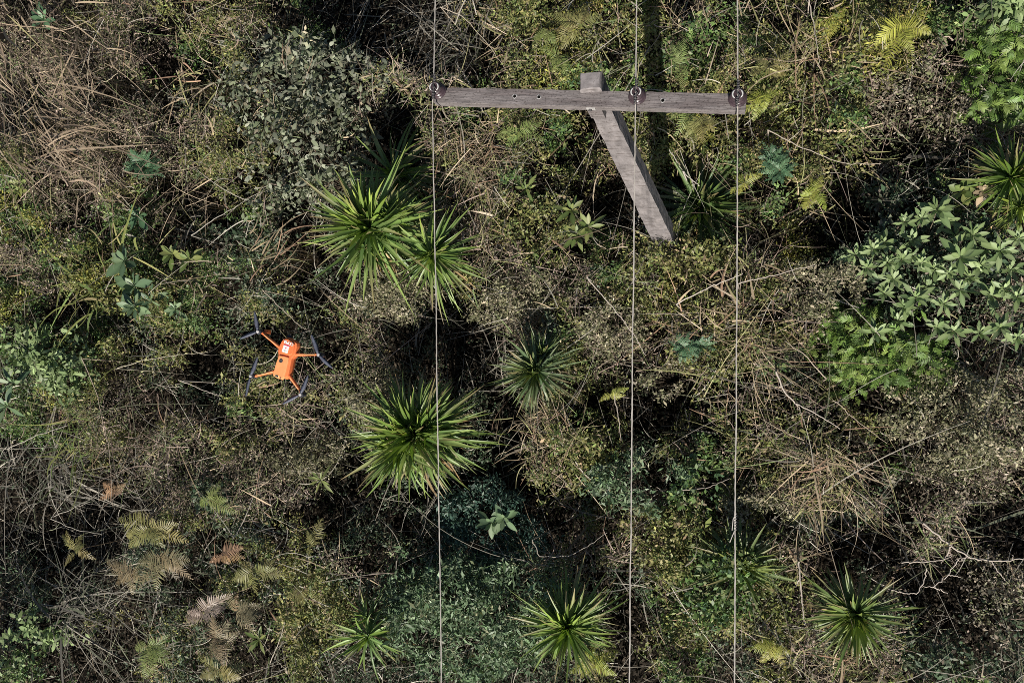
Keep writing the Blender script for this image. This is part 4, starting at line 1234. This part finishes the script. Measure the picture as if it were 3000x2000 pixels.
def undergrowth():
    rng = np.random.default_rng(77)
    leafy, twig, straw = MB(), MB(), MB()
    # small leaves
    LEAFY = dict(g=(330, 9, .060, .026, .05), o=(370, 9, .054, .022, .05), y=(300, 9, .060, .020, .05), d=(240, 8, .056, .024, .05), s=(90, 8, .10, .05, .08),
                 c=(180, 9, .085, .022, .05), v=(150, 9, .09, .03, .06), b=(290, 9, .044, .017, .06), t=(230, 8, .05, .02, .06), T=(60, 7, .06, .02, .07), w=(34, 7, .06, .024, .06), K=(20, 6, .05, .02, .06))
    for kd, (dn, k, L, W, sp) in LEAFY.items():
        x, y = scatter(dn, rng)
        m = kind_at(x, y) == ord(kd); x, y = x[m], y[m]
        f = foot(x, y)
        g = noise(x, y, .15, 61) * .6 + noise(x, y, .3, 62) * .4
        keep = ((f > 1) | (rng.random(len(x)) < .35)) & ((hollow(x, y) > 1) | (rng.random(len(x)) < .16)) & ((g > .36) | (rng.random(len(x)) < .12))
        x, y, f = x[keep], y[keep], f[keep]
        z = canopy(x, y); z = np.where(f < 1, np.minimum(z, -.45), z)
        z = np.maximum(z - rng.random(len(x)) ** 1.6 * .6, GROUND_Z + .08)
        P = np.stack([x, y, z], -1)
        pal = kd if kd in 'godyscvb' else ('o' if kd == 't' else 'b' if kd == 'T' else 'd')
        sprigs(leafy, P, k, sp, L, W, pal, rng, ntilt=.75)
    # dead leaves on the ground, coloured dark to deepen the shade in hollows
    litter = MB()
    x, y = scatter(420, rng)
    z = GROUND_Z + (noise(x, y, 1.3, 20) - .5) * .35 + (noise(x, y, .3, 21) - .5) * .12 + .02 + rng.random(len(x)) * .10
    n = len(x)
    litter.leaf(np.stack([x, y, z], -1), dirs(rng.random(n) * 6.28, rng.normal(.1, .35, n)), nrm(rng.normal(0, .4, (n, 3)) + [0, 0, 1]), .10 * np.exp(rng.normal(0, .4, n)), .03 * np.exp(rng.normal(0, .4, n)),
                np.array([.045, .036, .026]) * np.exp(rng.normal(0, .5, (n, 1))))
    o = link("leaf_litter", litter.mesh("leaf_litter", DRY)); tag(o, "dead leaves lying on the soil, coloured dark for the shade in the hollows", "leaf litter", None, "stuff")
    # twigs and stems
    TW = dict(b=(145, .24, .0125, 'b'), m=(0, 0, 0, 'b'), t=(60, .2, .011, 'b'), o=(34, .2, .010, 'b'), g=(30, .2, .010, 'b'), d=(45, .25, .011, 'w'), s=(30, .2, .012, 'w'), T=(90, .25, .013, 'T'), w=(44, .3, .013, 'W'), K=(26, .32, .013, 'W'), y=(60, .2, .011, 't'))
    for kd, (dn, L, W, pal) in TW.items():
        if not dn: continue
        x, y = scatter(dn, rng)
        m = (kind_at(x, y) == ord(kd)) & ((hollow(x, y) > 1) | (rng.random(len(x)) < .3)); x, y = x[m], y[m]
        f = foot(x, y); z = canopy(x, y); z = np.where(f < 1, np.minimum(z, -.35), z)
        z = np.maximum(z + .03 - rng.random(len(x)) ** 2 * .35, GROUND_Z + .06)
        n = len(x)
        bd = rng.normal(0, .62, (n, 3)) * [1, 1, .4]
        twig.blades(np.stack([x, y, z], -1), dirs(rng.random(n) * 6.283, rng.normal(.12, .3, n)), nrm(rng.normal(0, .5, (n, 3)) + [0, 0, 1]), L * np.exp(rng.normal(0, .45, n)), W * np.exp(rng.normal(0, .3, n)),
                    pick(pal, n, rng), bend=bd, nseg=5, prof=[1, .9, .7, .3])
    # long thin stems and tendrils trailing over the canopy
    x, y = scatter(11, rng)
    n = len(x); z = np.maximum(canopy(x, y) + rng.uniform(-.1, .18, n), GROUND_Z + .2)
    bd = rng.normal(0, .5, (n, 3)) * [1, 1, .25]; bd[:, 2] -= .12
    twig.blades(np.stack([x, y, z], -1), dirs(rng.random(n) * 6.283, rng.normal(.12, .15, n)), nrm(rng.normal(0, .4, (n, 3)) + [0, 0, 1]), .55 * np.exp(rng.normal(0, .5, n)), .0105 * np.exp(rng.normal(0, .25, n)),
                pick('w', n, rng), bend=bd, nseg=9, prof=[1, 1, .9, .7, .3])
    # straw and long dead blades
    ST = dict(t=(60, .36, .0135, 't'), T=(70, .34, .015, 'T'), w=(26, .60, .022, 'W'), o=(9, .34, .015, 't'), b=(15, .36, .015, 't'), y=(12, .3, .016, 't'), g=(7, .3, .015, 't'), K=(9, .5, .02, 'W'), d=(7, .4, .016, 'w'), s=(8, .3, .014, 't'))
    for kd, (dn, L, W, pal) in ST.items():
        x, y = scatter(dn, rng)
        m = kind_at(x, y) == ord(kd); x, y = x[m], y[m]
        f = foot(x, y); keep = ((f > .8) | (rng.random(len(x)) < .3)) & ((hollow(x, y) > 1) | (rng.random(len(x)) < .45)); x, y, f = x[keep], y[keep], f[keep]
        n = len(x)
        z = canopy(x, y); z = np.where(f < 1, np.minimum(z, -.35), z)
        z = np.maximum(z + .06 - rng.random(n) ** 2 * .3, GROUND_Z + .06)
        az = noise(x, y, .8, 50) * 12.6 + rng.normal(0, .55, n)
        if kd == 'T': az = R(-48) + rng.normal(0, .5, n)
        bd = rng.normal(0, .22, (n, 3)) * [1, 1, .6]; bd[:, 2] -= .12
        straw.blades(np.stack([x, y, z], -1), dirs(az, np.abs(rng.normal(.12, .22, n))), nrm(rng.normal(0, .45, (n, 3)) + [0, 0, 1]), L * np.exp(rng.normal(0, .45, n)), W * np.exp(rng.normal(0, .35, n)),
                     pick(pal, n, rng), bend=bd, nseg=4, prof=[.8, 1, .8, .15])
    o = link("undergrowth", leafy.mesh("undergrowth", LEAF)); tag(o, "low small-leaved undergrowth of green, olive and brown leaves between the plants", "undergrowth", None, "stuff")
    o = link("dry_twigs", twig.mesh("dry_twigs", DRY)); tag(o, "tangle of fine brown and grey twigs over the ground", "twigs", None, "stuff")
    o = link("dry_grass", straw.mesh("dry_grass", DRY)); tag(o, "loose dry straw and dead grass blades lying through the scrub", "dry grass", None, "stuff")
    print("undergrowth verts", leafy.n, twig.n, straw.n)


undergrowth()
